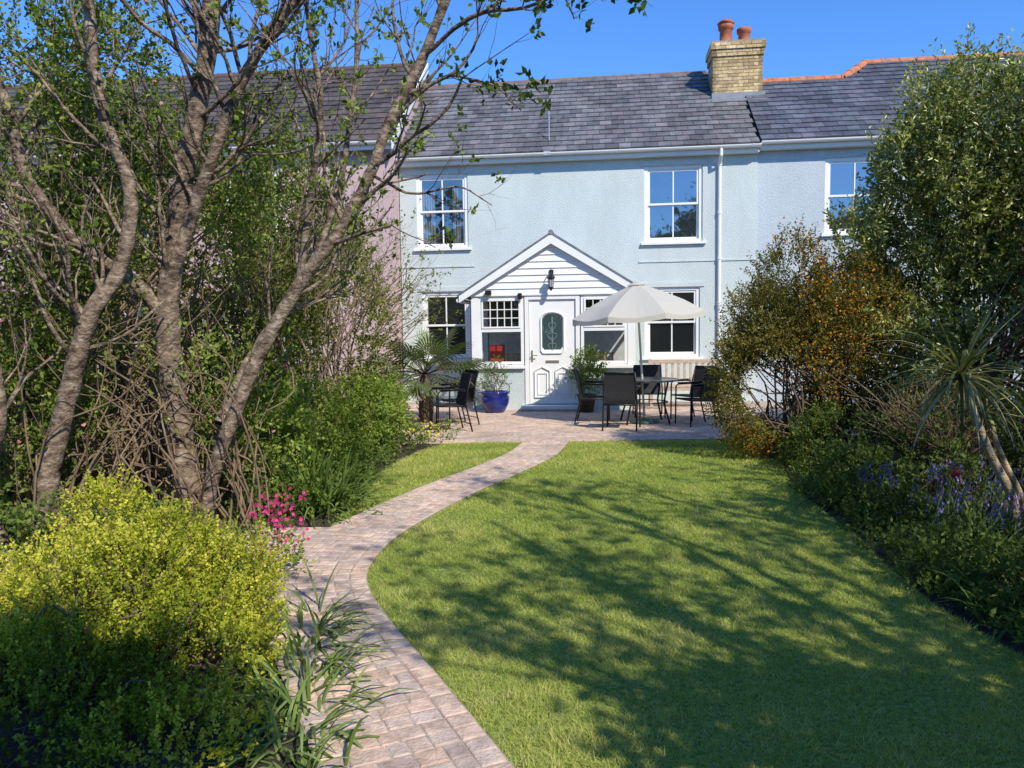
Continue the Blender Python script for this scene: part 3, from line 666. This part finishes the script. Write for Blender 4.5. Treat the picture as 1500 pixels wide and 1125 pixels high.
def grow(mb,tips,start,d,length,r,lvl,maxl,curl=.22,trop=.08,kids=(3,5),rt=.5):
    n=max(4,int(length/.10)); n=min(n,12); P=[np.array(start,float)]; d=nrm(np.array(d,float)); sl=length/n
    for i in range(n):
        d=nrm(d+R.normal(size=3)*curl+np.array([0,0,trop])); P.append(P[-1]+d*sl)
    rr=np.linspace(r,r*rt,len(P)); mb.tube(P,rr,6 if r>.012 else (4 if r>.005 else 3),cap=False)
    if lvl>=maxl:
        for q in range(max(1,len(P)//3),len(P),2): tips.append((P[q],nrm(P[q]-P[q-1])))
        return
    for _ in range(random.randint(*kids)):
        i=random.randint(max(1,n//4),n); dd=nrm(P[i]-P[i-1]); s_=nrm(np.cross(dd,R.normal(size=3))); nd=nrm(dd*.85+s_*random.uniform(.4,.95))
        grow(mb,tips,P[i],nd,length*random.uniform(.45,.8),rr[i]*.6,lvl+1,maxl,curl,trop,kids,rt)
def limb(mb,tips,pts,r0,r1,kids,klen,maxl=3,trop=.1,krange=(.25,1),kn=(2,4),jit=.012,curl=.14):
    P=catmull(pts,7); P=P+np.cumsum(R.normal(size=P.shape)*jit*.5,axis=0)*.5; rr=np.linspace(r0,r1,len(P))*(1+.06*np.sin(np.arange(len(P))*1.7)+.05*R.normal(size=len(P)))
    mb.tube(P,rr,12 if r0>.03 else 7,cap=False)
    for _ in range(kids):
        i=int(random.uniform(*krange)*(len(P)-2))+1; dd=nrm(P[i]-P[i-1]); s_=nrm(np.cross(dd,R.normal(size=3))); nd=nrm(dd*.7+s_+np.array([0,0,.25]))
        grow(mb,tips,P[i],nd,klen*random.uniform(.6,1.2),min(rr[i]*.45,.018),1,maxl,curl,trop,kn)
    return P
def tipleaves(tips,frac,per,L,W,cols,parent,mat=None):
    Q=[];D=[]
    for p,d in tips:
        if random.random()>frac: continue
        for _ in range(random.randint(per-2,per+2)): Q.append(p+R.normal(size=3)*.014); D.append(d*.5+nrm(R.normal(size=3))*.9)
    if not Q: return
    Q=np.array(Q);D=np.array(D); s_=R.uniform(.6,1.2,len(Q)); leaves('leaves',Q,D,L*s_,W*s_,pick(cols,len(Q))*R.uniform(.8,1.2,(len(Q),1)),mat or M_leaf,parent)
ct=empty('cherry_tree'); mb=MB(); tips=[]
Y=6.0
limb(mb,tips,[(-2.52,Y,-.05),(-2.56,Y,.35),(-2.63,Y,.75),(-2.68,Y,1.3),(-2.69,Y,1.8),(-2.6,Y,2.4),(-2.45,Y-.1,2.95),(-2.3,Y-.15,3.5),(-2.2,Y-.2,4.0),(-2.15,Y-.2,4.7)],.12,.055,16,1.1,krange=(.45,1))
limb(mb,tips,[(-2.42,Y-.1,-.05),(-2.33,Y-.15,.5),(-2.12,Y-.2,1.0),(-1.92,Y-.2,1.45),(-1.6,Y-.2,1.95),(-1.25,Y-.25,2.35),(-1.0,Y-.3,2.75),(-.82,Y-.3,3.15),(-.58,Y-.3,3.6),(-.3,Y-.4,4.15),(0,Y-.4,4.7)],.06,.028,18,.8,krange=(.35,1))
limb(mb,tips,[(-2.69,Y,1.75),(-2.9,Y-.1,2.05),(-3.2,Y-.2,2.3),(-3.5,Y-.3,2.75),(-3.62,Y-.3,3.3),(-3.8,Y-.4,4.0),(-3.9,Y-.4,4.6)],.055,.028,17,.9,krange=(.2,1))
limb(mb,tips,[(-2.66,Y,1.95),(-2.5,Y-.05,2.35),(-2.3,Y-.1,2.8),(-2.0,Y-.2,3.4),(-1.65,Y-.3,3.85),(-1.2,Y-.4,4.3),(-.9,Y-.4,4.8)],.055,.03,18,.9,krange=(.25,1))
limb(mb,tips,[(-3.42,5.6,-.05),(-3.38,5.5,.5),(-3.3,5.5,.85),(-3.15,5.5,1.35),(-3.0,5.5,1.75),(-2.85,5.6,2.05),(-2.75,5.6,2.6),(-2.95,5.6,3.3),(-3.0,5.6,4.2)],.085,.035,16,.9,krange=(.35,1))
limb(mb,tips,[(-3.5,5.3,-.05),(-3.75,5.3,.6),(-3.5,5.2,1.0),(-3.55,5.2,1.5),(-3.8,5.2,2.1),(-3.6,5.1,3.0)],.065,.03,12,.8,krange=(.35,1))
limb(mb,tips,[(-2.3,Y,.9),(-2.1,Y+.4,1.5),(-1.75,Y+.7,2.1),(-1.5,Y+.9,2.9),(-1.35,Y+1,3.8),(-1.3,Y+1,4.6)],.04,.018,15,.8,krange=(.25,1))
limb(mb,tips,[(-1.6,Y-.2,1.95),(-1.45,Y-.3,2.6),(-1.3,Y-.5,3.2),(-1.35,Y-.6,3.8),(-1.25,Y-.7,4.4)],.03,.013,11,.8,krange=(.2,1))
t2=[]
limb(mb,t2,[(-.58,Y-.3,3.6),(-.2,Y-.6,3.75),(.15,Y-.8,3.72),(.5,Y-1,3.8),(.85,Y-1.1,3.95)],.018,.005,14,.32,2,krange=(.2,1),kn=(2,3))
limb(mb,t2,[(-.3,Y-.4,4.15),(.0,Y-.7,4.05),(.3,Y-.9,3.8),(.42,Y-1,3.55)],.014,.004,9,.28,2,krange=(.3,1),kn=(2,3))
limb(mb,t2,[(-.82,Y-.3,3.15),(-.45,Y-.5,3.35),(-.1,Y-.7,3.25),(.1,Y-.8,3.05)],.014,.004,9,.28,2,krange=(.3,1),kn=(2,3))
limb(mb,t2,[(.2,Y-.8,3.75),(.5,Y-1.2,3.70),(.72,Y-1.3,3.62),(.85,Y-1.4,3.5)],.010,.003,9,.25,2,krange=(.1,1),kn=(2,3))
limb(mb,tips,[(-1.0,Y-.3,2.75),(-.7,Y-.3,2.6),(-.35,Y-.3,2.65),(-.1,Y-.3,2.5)],.012,.004,6,.4,2,krange=(.3,1),kn=(2,3))
mb.build('trunk_and_branches',M_bark,ct,smooth=True)
gl_=[(.09,.14,.03),(.18,.26,.05),(.33,.42,.09)]
tipleaves(tips,.5,6,.052,.033,gl_,ct); tipleaves(t2,.9,4,.062,.038,[(.06,.10,.03),(.12,.19,.045)],ct)
tg=[np.array([random.uniform(-3.6,-1.9),random.uniform(5.2,6.6),random.uniform(.8,2.0)]) for _ in range(80)]
stems(ct,[(-2.5,5.9,0),(-3.3,5.6,0),(-2.2,6.1,0)],tg,.010,M_stem,.12)
ty=[(-3.0,6.3,1.0,.9,.5,.7),(-2.2,6.6,.9,.5,.4,.6),(-3.9,6.1,1.0,.7,.6,.9)]
fl=empty('pink_blossom_climber'); S0=foliage([(-4.2,6.4,3.3,1.1,.9,1.3),(-3.3,6.9,3.9,1.1,.8,.8),(-4.4,6.4,1.9,1.0,.9,1.3),(-2.6,7.0,3.3,1.0,.6,.9),(-3.2,7.0,2.5,1.0,.6,1.0)]+ty,9500,.22,9,.048,.028,[(.06,.09,.02),(.13,.18,.04),(.25,.32,.07),(.40,.46,.12)],fl,gap=.0,gf=3,shell=.25)
P=S0[R.choice(len(S0),700)]; P=P+R.normal(size=P.shape)*.05; leaves('blossom',P,R.normal(size=P.shape),.04,.034,pick([(.6,.12,.15),(.78,.38,.40)],len(P)),M_petal,fl)
stems(fl,[(-4.2,6.4,0),(-3.4,6.8,0)],S0[R.choice(len(S0),90)],.018,M_stem)
lh=empty('mixed_hedge')
S0=foliage([(-2.75,8.7,1.1,1.0,1.1,1.5),(-2.65,10.2,1.3,.9,1.2,1.8),(-2.6,12.2,1.3,.8,1.3,1.8),(-4.2,8.4,1.7,1.2,1.5,2.1),(-4.4,10.8,2.0,1.4,1.8,2.5),(-3.1,9.6,2.6,.9,1.0,1.1),(-2.45,11.2,2.7,.6,.8,.9),(-3.0,13.6,2.5,.6,.6,1.5),(-3.4,10.6,3.3,.9,.9,.9),(-2.15,9.6,2.1,.45,.6,.9),(-5.4,7.0,1.8,1.2,1.4,2.2),(-3.7,7.3,1.0,.9,.8,1.2),(-6.3,9.5,2.4,1.6,3,2.6)],17500,.28,11,.055,.031,[(.05,.07,.02),(.11,.14,.035),(.21,.24,.06),(.37,.37,.11)],lh,gap=-.4,gf=2.5,shell=.45)
stems(lh,[(-2.6,8.6,0),(-2.5,10.3,0),(-2.6,12,0),(-4,8.4,0),(-4.2,10,0)],S0[R.choice(len(S0),220)]+R.normal(size=(220,3))*.15,.016,M_stem,.15)
m_=MB(); tp=[]
for _ in range(60):
    b=np.array([random.uniform(-3.6,-2.0),random.uniform(7.5,11.5),random.uniform(1.3,2.5)]); grow(m_,tp,b,(random.gauss(.25,.4),random.gauss(0,.3),1),1.0,.010,1,3,.14,.05,(2,4))
for _ in range(22):
    b=np.array([random.uniform(-2.0,-1.7),random.uniform(10,12),random.uniform(1.2,2.2)]); grow(m_,tp,b,(random.gauss(.7,.3),random.gauss(0,.3),.7),.85,.008,1,3,.14,.05,(2,4))
m_.build('bare_branches',M_stem,lh); tipleaves(tp,.5,4,.042,.026,[(.12,.16,.04),(.28,.34,.09)],lh)
s1=empty('flowering_shrub'); S0=foliage([(-2.15,8.4,.55,.55,.6,.55),(-1.95,9.5,.5,.4,.6,.5),(-2.5,7.6,.6,.5,.5,.6),(-1.85,10.8,.45,.4,.7,.5)],2600,.2,10,.05,.028,[(.08,.13,.025),(.19,.28,.05),(.35,.43,.09)],s1,seed=5)
P=S0[R.choice(len(S0),90)]+np.array([0.05,-.05,.1]); leaves('flowers',P,R.normal(size=P.shape),.038,.032,pick([(.7,.6,.05),(.8,.7,.1)],len(P)),M_petal,s1)
P=np.c_[R.normal(-1.75,.15,90),R.normal(11.2,.3,90),R.uniform(.4,.9,90)]; leaves('purple_flowers',P,R.normal(size=P.shape),.04,.035,pick([(.25,.12,.5),(.4,.15,.5)],90),M_petal,s1)
def ribbons(name,items,cols,parent,mat=None,segs=5):
    V=[];F=[];C=[]
    for (b,az,el,L,w_,droop) in items:
        b=np.array(b,float); d=np.array([math.cos(az)*math.cos(el),math.sin(az)*math.cos(el),math.sin(el)]); side=np.array([-math.sin(az),math.cos(az),0])
        c=np.array(cols[random.randrange(len(cols))])*random.uniform(.75,1.25); p=b.copy(); base=len(V)
        for i in range(segs+1):
            t=i/segs; ww=w_*math.sin(PI*min(1,.25+t*.75))*.5+.0008
            nz=np.cross(d,side); V+= [p-side*ww+nz*-ww*.3,p,p+side*ww+nz*-ww*.3]; C+=[c]*3
            d=nrm(d+np.array([0,0,-droop/segs])); p=p+d*L/segs; p[2]=max(p[2],.01)
        for i in range(segs):
            a=base+i*3; F+=[(a,a+1,a+4,a+3),(a+1,a+2,a+5,a+4)]
    npmesh(name,np.array(V),np.array(F),np.array(C),mat or M_leaf,parent)
def clump(cx,cy,n,r,L,w_,droop=1.2,z=0,el=(.7,1.45)):
    out=[]
    for _ in range(n):
        a=random.uniform(0,2*PI); q=random.random()**.5*r; out.append(((cx+q*math.cos(a),cy+q*math.sin(a),z),a+random.gauss(0,.5),random.uniform(*el),L*random.uniform(.6,1.15),w_,droop*random.uniform(.5,1.4)))
    return out
dl=empty('daylily_clump'); ribbons('leaves',clump(-1.75,6.95,150,.3,.62,.02)+clump(-2.05,7.5,130,.35,.65,.02)+clump(-1.75,8.0,60,.2,.45,.018)+clump(-1.95,6.6,60,.25,.5,.02),[(.08,.13,.03),(.13,.21,.05),(.20,.30,.08)],dl)
it=[]
for k in range(14): t=k/13; it+=clump(-1.2+.42*t+random.uniform(-.08,.08),4.2-1.6*t,36,.17,.34,.014,1.9,el=(.2,1.3))
bl=empty('strap_leaf_border_plants'); ribbons('leaves',it,[(.12,.18,.045),(.19,.28,.08),(.29,.37,.13)],bl)
pk=empty('pink_flowers'); foliage([(-1.62,4.9,.18,.2,.35,.2)],260,.12,6,.035,.02,gl_,pk)
P=np.c_[R.normal(-1.55,.09,190),R.normal(4.95,.2,190),R.uniform(.18,.55,190)]; leaves('petals',P,R.normal(size=P.shape),.034,.03,pick([(.5,.03,.14),(.75,.12,.28)],190),M_petal,pk)
gc=empty('border_groundcover')
foliage([(-2.3,6.6,.05,.9,.5,.25),(-2.0,9.0,.1,.5,1.4,.25),(-1.6,11.2,.1,.7,.5,.25),(-3.2,4.9,.1,1.2,.6,.4),(-1.5,10.3,.08,.35,.7,.22),(-2.9,7.2,.2,.8,.5,.5),(-1.68,7.7,.03,.28,1.1,.15)],3600,.12,7,.045,.026,[(.05,.08,.02),(.12,.18,.04),(.23,.30,.07)],gc,seed=8,gap=-.6)
P=np.c_[R.uniform(-1.75,-1.0,150),R.uniform(10.2,11.6,150),R.uniform(.1,.3,150)]; leaves('yellow_flowers',P,R.normal(size=P.shape),.04,.035,pick([(.75,.6,.03),(.8,.7,.1)],150),M_petal,gc)
# --- golden shrub foreground
gs=empty('golden_shrub')
gb=[(-2.0,3.75,.16,.60,.6,.42),(-1.5,3.45,.05,.38,.45,.34),(-2.75,3.7,.08,.6,.6,.34),(-2.1,3.0,.0,.75,.5,.40),(-1.3,2.75,-.05,.33,.4,.3),(-2.3,4.3,.40,.20,.25,.34),(-1.95,4.15,.34,.3,.3,.28),(-1.55,4.05,.25,.25,.3,.24)]
gcol=[(.07,.11,.015),(.20,.26,.03),(.47,.50,.055),(.72,.68,.12)]
S0=foliage(gb,9800,.12,17,.018,.014,gcol,gs,up=.7,gap=-.75,gf=5,seed=21,shell=.6,sd=.35,stalk=500,lump=.22)
stems(gs,[(-2,3.6,0),(-2.5,3.6,0),(-1.6,3.4,0)],S0[R.choice(len(S0),90)],.008)
# --- right side
def sc(bl,f,zf=None):
    return [(b[0]*f,b[1]*f,1.6+(b[2]-1.6)*f,b[3]*f,b[4]*f,b[5]*f) for b in bl]
bs=empty('evergreen_shrub')
bb=sc([(5.1,8.3,1.6,1.5,1.2,1.7),(4.4,8.2,2.5,.7,.8,1.2),(4.0,8.0,2.3,.5,.6,.75),(4.75,8.0,3.2,.65,.7,.9),(5.6,7.8,2.9,.9,.9,1.0),(6.8,8.4,2.2,1.4,1.5,1.8)],1.13)+[(5.8,6.9,1.7,.9,.9,1.5),(5.0,8.0,1.0,.7,.6,.9)]
ec=[(.06,.08,.02),(.14,.175,.035),(.27,.31,.065),(.47,.48,.13)]
S0=foliage(bb,14500,.30,13,.068,.029,ec,bs,M_leafd,up=.7,gap=-.45,gf=2.3,seed=31,shell=.6,stalk=900)
foliage(sc([(4.3,8.1,3.7,.25,.25,.45),(4.0,8,3.2,.2,.25,.35),(4.65,8,3.9,.25,.25,.4),(5.1,7.9,3.8,.25,.2,.3),(3.6,8,2.45,.25,.25,.3)],1.13),480,.34,12,.068,.027,ec,bs,M_leafd,up=1.6,gap=-2,seed=33,sd=.2,name='leader_leaves')
stems(bs,[(5.4,9.2,0),(5.9,8,0),(4.9,9,0)],S0[R.choice(len(S0),120)],.03)
be=empty('orange_berberis')
b2=sc([(3.75,10.4,1.0,.85,.7,1.15),(3.75,10.2,1.95,.5,.5,.62),(3.2,10.3,.8,.5,.5,.75),(4.6,10.2,1.3,.8,.5,1.1),(3.3,10.2,1.5,.42,.4,.55)],.90)
S0=foliage(b2,8800,.20,11,.034,.018,[(.06,.06,.02),(.11,.12,.03),(.19,.19,.05),(.30,.25,.07)],be,M_leaf,gap=-.6,gf=3,seed=41,shell=.6)
S1=S0[(sn(S0,2.5,77)>-.1)]
Q=np.repeat(S1,3,0); c_=np.array([3.45,9.3,1.2]); Q=Q+nrm(Q-c_)*.13+R.normal(size=Q.shape)*.06; Q=Q[R.rand(len(Q))<.38]; leaves('flowers',Q,R.normal(size=Q.shape),.032,.028,pick([(.55,.19,.02),(.70,.32,.03)],len(Q)),M_petal,be)
stems(be,[(3.4,9.3,0),(3.8,9.2,0)],S0[R.choice(len(S0),80)],.016)
gr=empty('border_shrubs')
foliage([(3.55,8.6,.2,.45,.5,.45),(3.4,7.8,.25,.5,.6,.45),(3.15,7.0,.15,.45,.6,.35),(2.95,5.9,.08,.33,.7,.25),(2.9,4.6,.05,.4,.8,.25),(4.5,7.2,.4,.8,.8,.6),(4.7,5.4,.3,.7,.7,.6),(4.4,4.3,.3,.8,.8,.6),(2.95,3.4,.08,.35,.6,.25),(3.4,10.2,.1,.5,.5,.3)],7200,.13,9,.046,.026,[(.04,.06,.02),(.09,.14,.035),(.20,.25,.065)],gr,seed=51,shell=.3,gap=-.6)
eg=empty('border_edging_plants')
E=[p for p in rightE if 3<p[1]<10.6]; bl_=[]
for p in E: bl_.append((p[0]+.14+random.uniform(-.05,.1),p[1],.02,.20,.18,.12))
foliage(bl_,2300,.10,7,.04,.022,[(.05,.08,.02),(.12,.18,.04),(.22,.29,.07)],eg,seed=58,shell=.1,gap=-1.2)
tw=empty('dry_twiggy_shrub'); tg=[np.array([random.gauss(4.1,.35),random.gauss(7.4,.3),random.uniform(.5,1.15)]) for _ in range(220)]
stems(tw,[(4.0,7.4,0),(4.3,7.4,0)],tg,.005,M_stem,.06)
foliage([(4.1,7.4,.7,.5,.35,.45)],1100,.15,7,.03,.012,[(.15,.13,.05),(.34,.26,.11)],tw,seed=52)
bb_=empty('bluebell_clump'); it=[]
for (x,y) in ((3.0,6.0),(3.4,5.6),(3.0,5.1),(3.6,6.3),(2.8,4.6),(3.2,4.3),(2.7,4.0),(3.9,5.7),(2.8,3.5),(3.4,3.8),(2.95,6.8),(3.2,7.4)): it+=clump(x+.05,y,85,.28,.40,.015,1.6)
ribbons('leaves',it,[(.07,.11,.03),(.12,.18,.045),(.20,.28,.08)],bb_)
fp=[];m_=MB()
for _ in range(120):
    x,y=random.uniform(2.85,4.3),random.uniform(5.0,6.9); h=random.uniform(.28,.46); m_.tube([(x,y,0),(x+.02,y,h*.7),(x+.05,y,h)],.0025,3,cap=False)
    for k in range(7): fp.append((x+.05+random.gauss(0,.018),y+random.gauss(0,.018),h-.02*k))
m_.build('stalks',plain('stalk',(.06,.1,.03),.7),bb_); fp=np.array(fp); leaves('bells',fp,R.normal(size=fp.shape)*.4+np.array([0,0,-1]),.030,.018,pick([(.17,.14,.48),(.33,.28,.65)],len(fp)),M_petal,bb_)
tx,tyy,th_=3.45,5.95,.40
tu=empty('red_tulip'); m_=MB(); m_.tube([(tx,tyy,0),(tx,tyy-.02,th_)],.004,5); m_.build('stem',plain('stalk_green',(.06,.12,.03),.6),tu); m_=MB(); m_.lathe([(.004,th_-.01),(.026,th_+.01),(.032,th_+.04),(.024,th_+.07),(.02,th_+.075)],tx,tyy-.02,8); m_.build('bloom',M_red,tu,smooth=True)
# cordyline, leaning bare trunk with a crown of long strap leaves
cd=empty('cordyline'); m_=MB()
tr1=catmull([(3.82,5.75,0),(3.74,5.7,.30),(3.56,5.68,.62),(3.42,5.66,.92),(3.30,5.65,1.22)],5); m_.tube(tr1,np.linspace(.036,.028,len(tr1)),9)
tr2=catmull([(3.90,5.8,0),(3.83,5.72,.28),(3.66,5.7,.6),(3.52,5.7,.95)],5); m_.tube(tr2,np.linspace(.024,.02,len(tr2)),8)
m_.build('trunk',plain('cordyline_bark',(.40,.31,.2),.85,.4,14,.9,60),cd,smooth=True)
it=[]
for (c,n_,L) in (((3.30,5.65,1.22),110,.78),((3.52,5.7,.95),25,.42)):
    for _ in range(n_):
        it.append((c,random.uniform(0,2*PI),math.asin(random.uniform(-.35,.98)),L*random.uniform(.5,1.1),.020,random.uniform(.3,1.9)))
ribbons('leaves',it,[(.11,.13,.035),(.21,.23,.06),(.33,.31,.10),(.44,.37,.17)],cd,M_leafd,8)
fp_=empty('fan_palm'); c0=np.array([-1.5,13.3,.85]); m_=MB(); m_.tube([(-1.5,13.3,0),(-1.5,13.3,.25),(-1.49,13.3,.5),c0],[.11,.13,.12,.09],10)
for k in range(60):
    a=random.uniform(0,2*PI); z_=random.uniform(.1,.75); m_.tube([(-1.5+.1*math.cos(a),13.3+.1*math.sin(a),z_),(-1.5+.17*math.cos(a),13.3+.17*math.sin(a),z_+.1)],[.012,.004],4)
V=[];F=[];C=[]
for k in range(38):
    az=random.uniform(0,2*PI); el=math.asin(random.uniform(-.45,.95)); d=np.array([math.cos(az)*math.cos(el),math.sin(az)*math.cos(el),math.sin(el)]); L=random.uniform(.45,.78)
    e=c0+d*L+np.array([0,0,-.05]); m_.tube([c0,c0+d*L*.5+np.array([0,0,.03]),e],.009,5)
    side=nrm(np.cross(d,[0,0,1.])+R.normal(size=3)*.3); nn=np.cross(side,d); col=np.array(random.choice([(.10,.15,.055),(.18,.23,.09),(.29,.33,.15)]))
    for j in range(24):
        a=(j/23-.5)*4.2; dd=math.cos(a)*d+math.sin(a)*side; LL=.56*(1-.12*abs(a)); b=len(V); pw=np.cross(dd,nn)*.016
        mid=e+dd*LL*.6; tip=e+dd*LL+np.array([0,0,-.10]); V+=[e,mid+pw,tip,mid-pw]; F+=[(b,b+1,b+2,b+3)]; C+=[col*random.uniform(.85,1.2)]*4
m_.build('trunk_and_stalks',plain('palm_fibre',(.12,.09,.055),.9,.4,20,.8,40),fp_,smooth=True); npmesh('fronds',np.array(V),np.array(F),np.array(C),M_leafd,fp_)
g=empty('blue_glazed_pot',(-.33,14.75,.024)); m_=MB(); m_.lathe([(.0,.0),(.16,.0),(.2,.04),(.27,.2),(.28,.29),(.25,.35),(.29,.38),(.29,.41),(.25,.41),(.23,.36),(0,.36)],0,0,28); m_.build('pot',M_blue,g,smooth=True)
foliage([(0,0,.6,.2,.2,.22),(.05,0,.85,.18,.16,.16)],130,.16,8,.05,.02,[(.08,.14,.05),(.17,.25,.09)],g,seed=61)
stems(g,[(0,0,.36)],[np.array([random.gauss(0,.12),random.gauss(0,.12),random.uniform(.6,1.0)]) for _ in range(14)],.006)
g=empty('potted_shrub',(1.42,14.6,.024)); m_=MB(); m_.lathe([(.0,.0),(.13,.0),(.17,.30),(.19,.30),(.19,.34),(.16,.34),(.15,.29),(0,.29)],0,0,24); m_.build('pot',plain('dark_pot',(.1,.06,.045),.7),g,smooth=True)
foliage([(0,0,.85,.25,.25,.28),(0.05,0,.6,.2,.2,.22)],300,.2,9,.055,.024,[(.10,.16,.03),(.22,.32,.07)],g,seed=62)
# --- trees behind the viewpoint (they throw the shade on the lawn)
def behind_tree(name,base,fork,ends,frac,kids=9):
    at_=empty(name); mb=MB(); tips=[]
    b0=np.array(base,float); b=np.array(fork,float)
    limb(mb,tips,[b0,(b0+b)/2+np.array([.04,0,0]),b+np.array([0,0,.05])],.15,.11,0,1)
    for e,r in ends:
        e=np.array(e,float); limb(mb,tips,[b,b+(e-b)*.35+np.array([0,0,.15]),b+(e-b)*.7+R.normal(size=3)*.1,e],r,.02,kids,1.1,3,krange=(.3,1))
    mb.build('trunk_and_branches',M_bark,at_,smooth=True); tipleaves(tips,frac,6,.08,.055,gl_,at_)
behind_tree('apple_tree',(3.8,-.6,0),(3.7,-.5,1.6),(((2.0,.2,3.9),.06),((3.0,1.1,5.4),.07),((4.2,1.0,5.4),.07),((5.0,1.3,4.4),.06),((2.4,-.6,5.0),.06),((3.6,-.2,6.2),.06),((5.1,.6,5.8),.06),((3.8,1.8,5.9),.05)),.62,10)
behind_tree('apple_tree.001',(5.6,2.3,0),(5.5,2.4,1.5),(((4.5,2.8,3.9),.05),((5.2,3.3,4.8),.05),((6.0,2.8,4.8),.05),((4.8,1.8,4.6),.05),((4.4,2.4,5.4),.05)),.55,8)
hb=empty('shade_hedge'); foliage([(3.3,.7,1.8,.9,.8,1.5),(4.2,1.4,1.7,.9,.9,1.5),(1.5,-3,2,4,.8,2.2),(-3,-3,2,3,.8,2.2)],5500,.2,9,.07,.05,[(.04,.06,.02),(.10,.14,.035)],hb,seed=71,shell=.2,gap=-.8)  # out of view; right-hand masses placed to shade the near right lawn
foliage([(2.9,.7,1.6,1.0,.45,1.2)],1500,.2,8,.10,.08,[(.04,.06,.02),(.10,.14,.035)],hb,seed=73,shell=.1,gap=-2,name='hedge_shade_leaves')  # extra unseen foliage, added to make that corner shade denser
hy=empty('added_shade_foliage'); foliage([(.2,-1.05,4.15,1.15,.4,.55),(.3,-1.2,3.0,.8,.45,.9),(.3,-1.3,1.6,.9,.5,1.2)],3600,.2,8,.10,.08,[(.04,.06,.02),(.10,.14,.035)],hy,seed=74,shell=.1,gap=-2,lump=.2)  # unseen foliage added to cast shade on the lower golden shrub
stems(hy,[(.3,-1.3,0)],[np.array([random.uniform(-.7,1.1),-1.1,random.uniform(2,4.3)]) for _ in range(14)],.05)
# distant trees across the lane behind the viewpoint (seen reflected in the windows)
dt=empty('distant_trees'); B=[]
for k in range(16):
    x=-34+k*4.8+random.uniform(-1,1); B.append((x,-28+random.uniform(-2,2),random.uniform(4,6),3.2,2.2,random.uniform(4.5,6.5)))
foliage(B,3600,1.2,7,.75,.5,[(.03,.045,.015),(.07,.09,.025),(.13,.15,.05)],dt,seed=91,shell=.5,gap=-.9)
stems(dt,[(b[0],b[1],0) for b in B],[np.array([b[0],b[1],b[2]+1.5])+R.normal(size=3)*.5 for b in B],.25,M_twig,.2)
print('done')
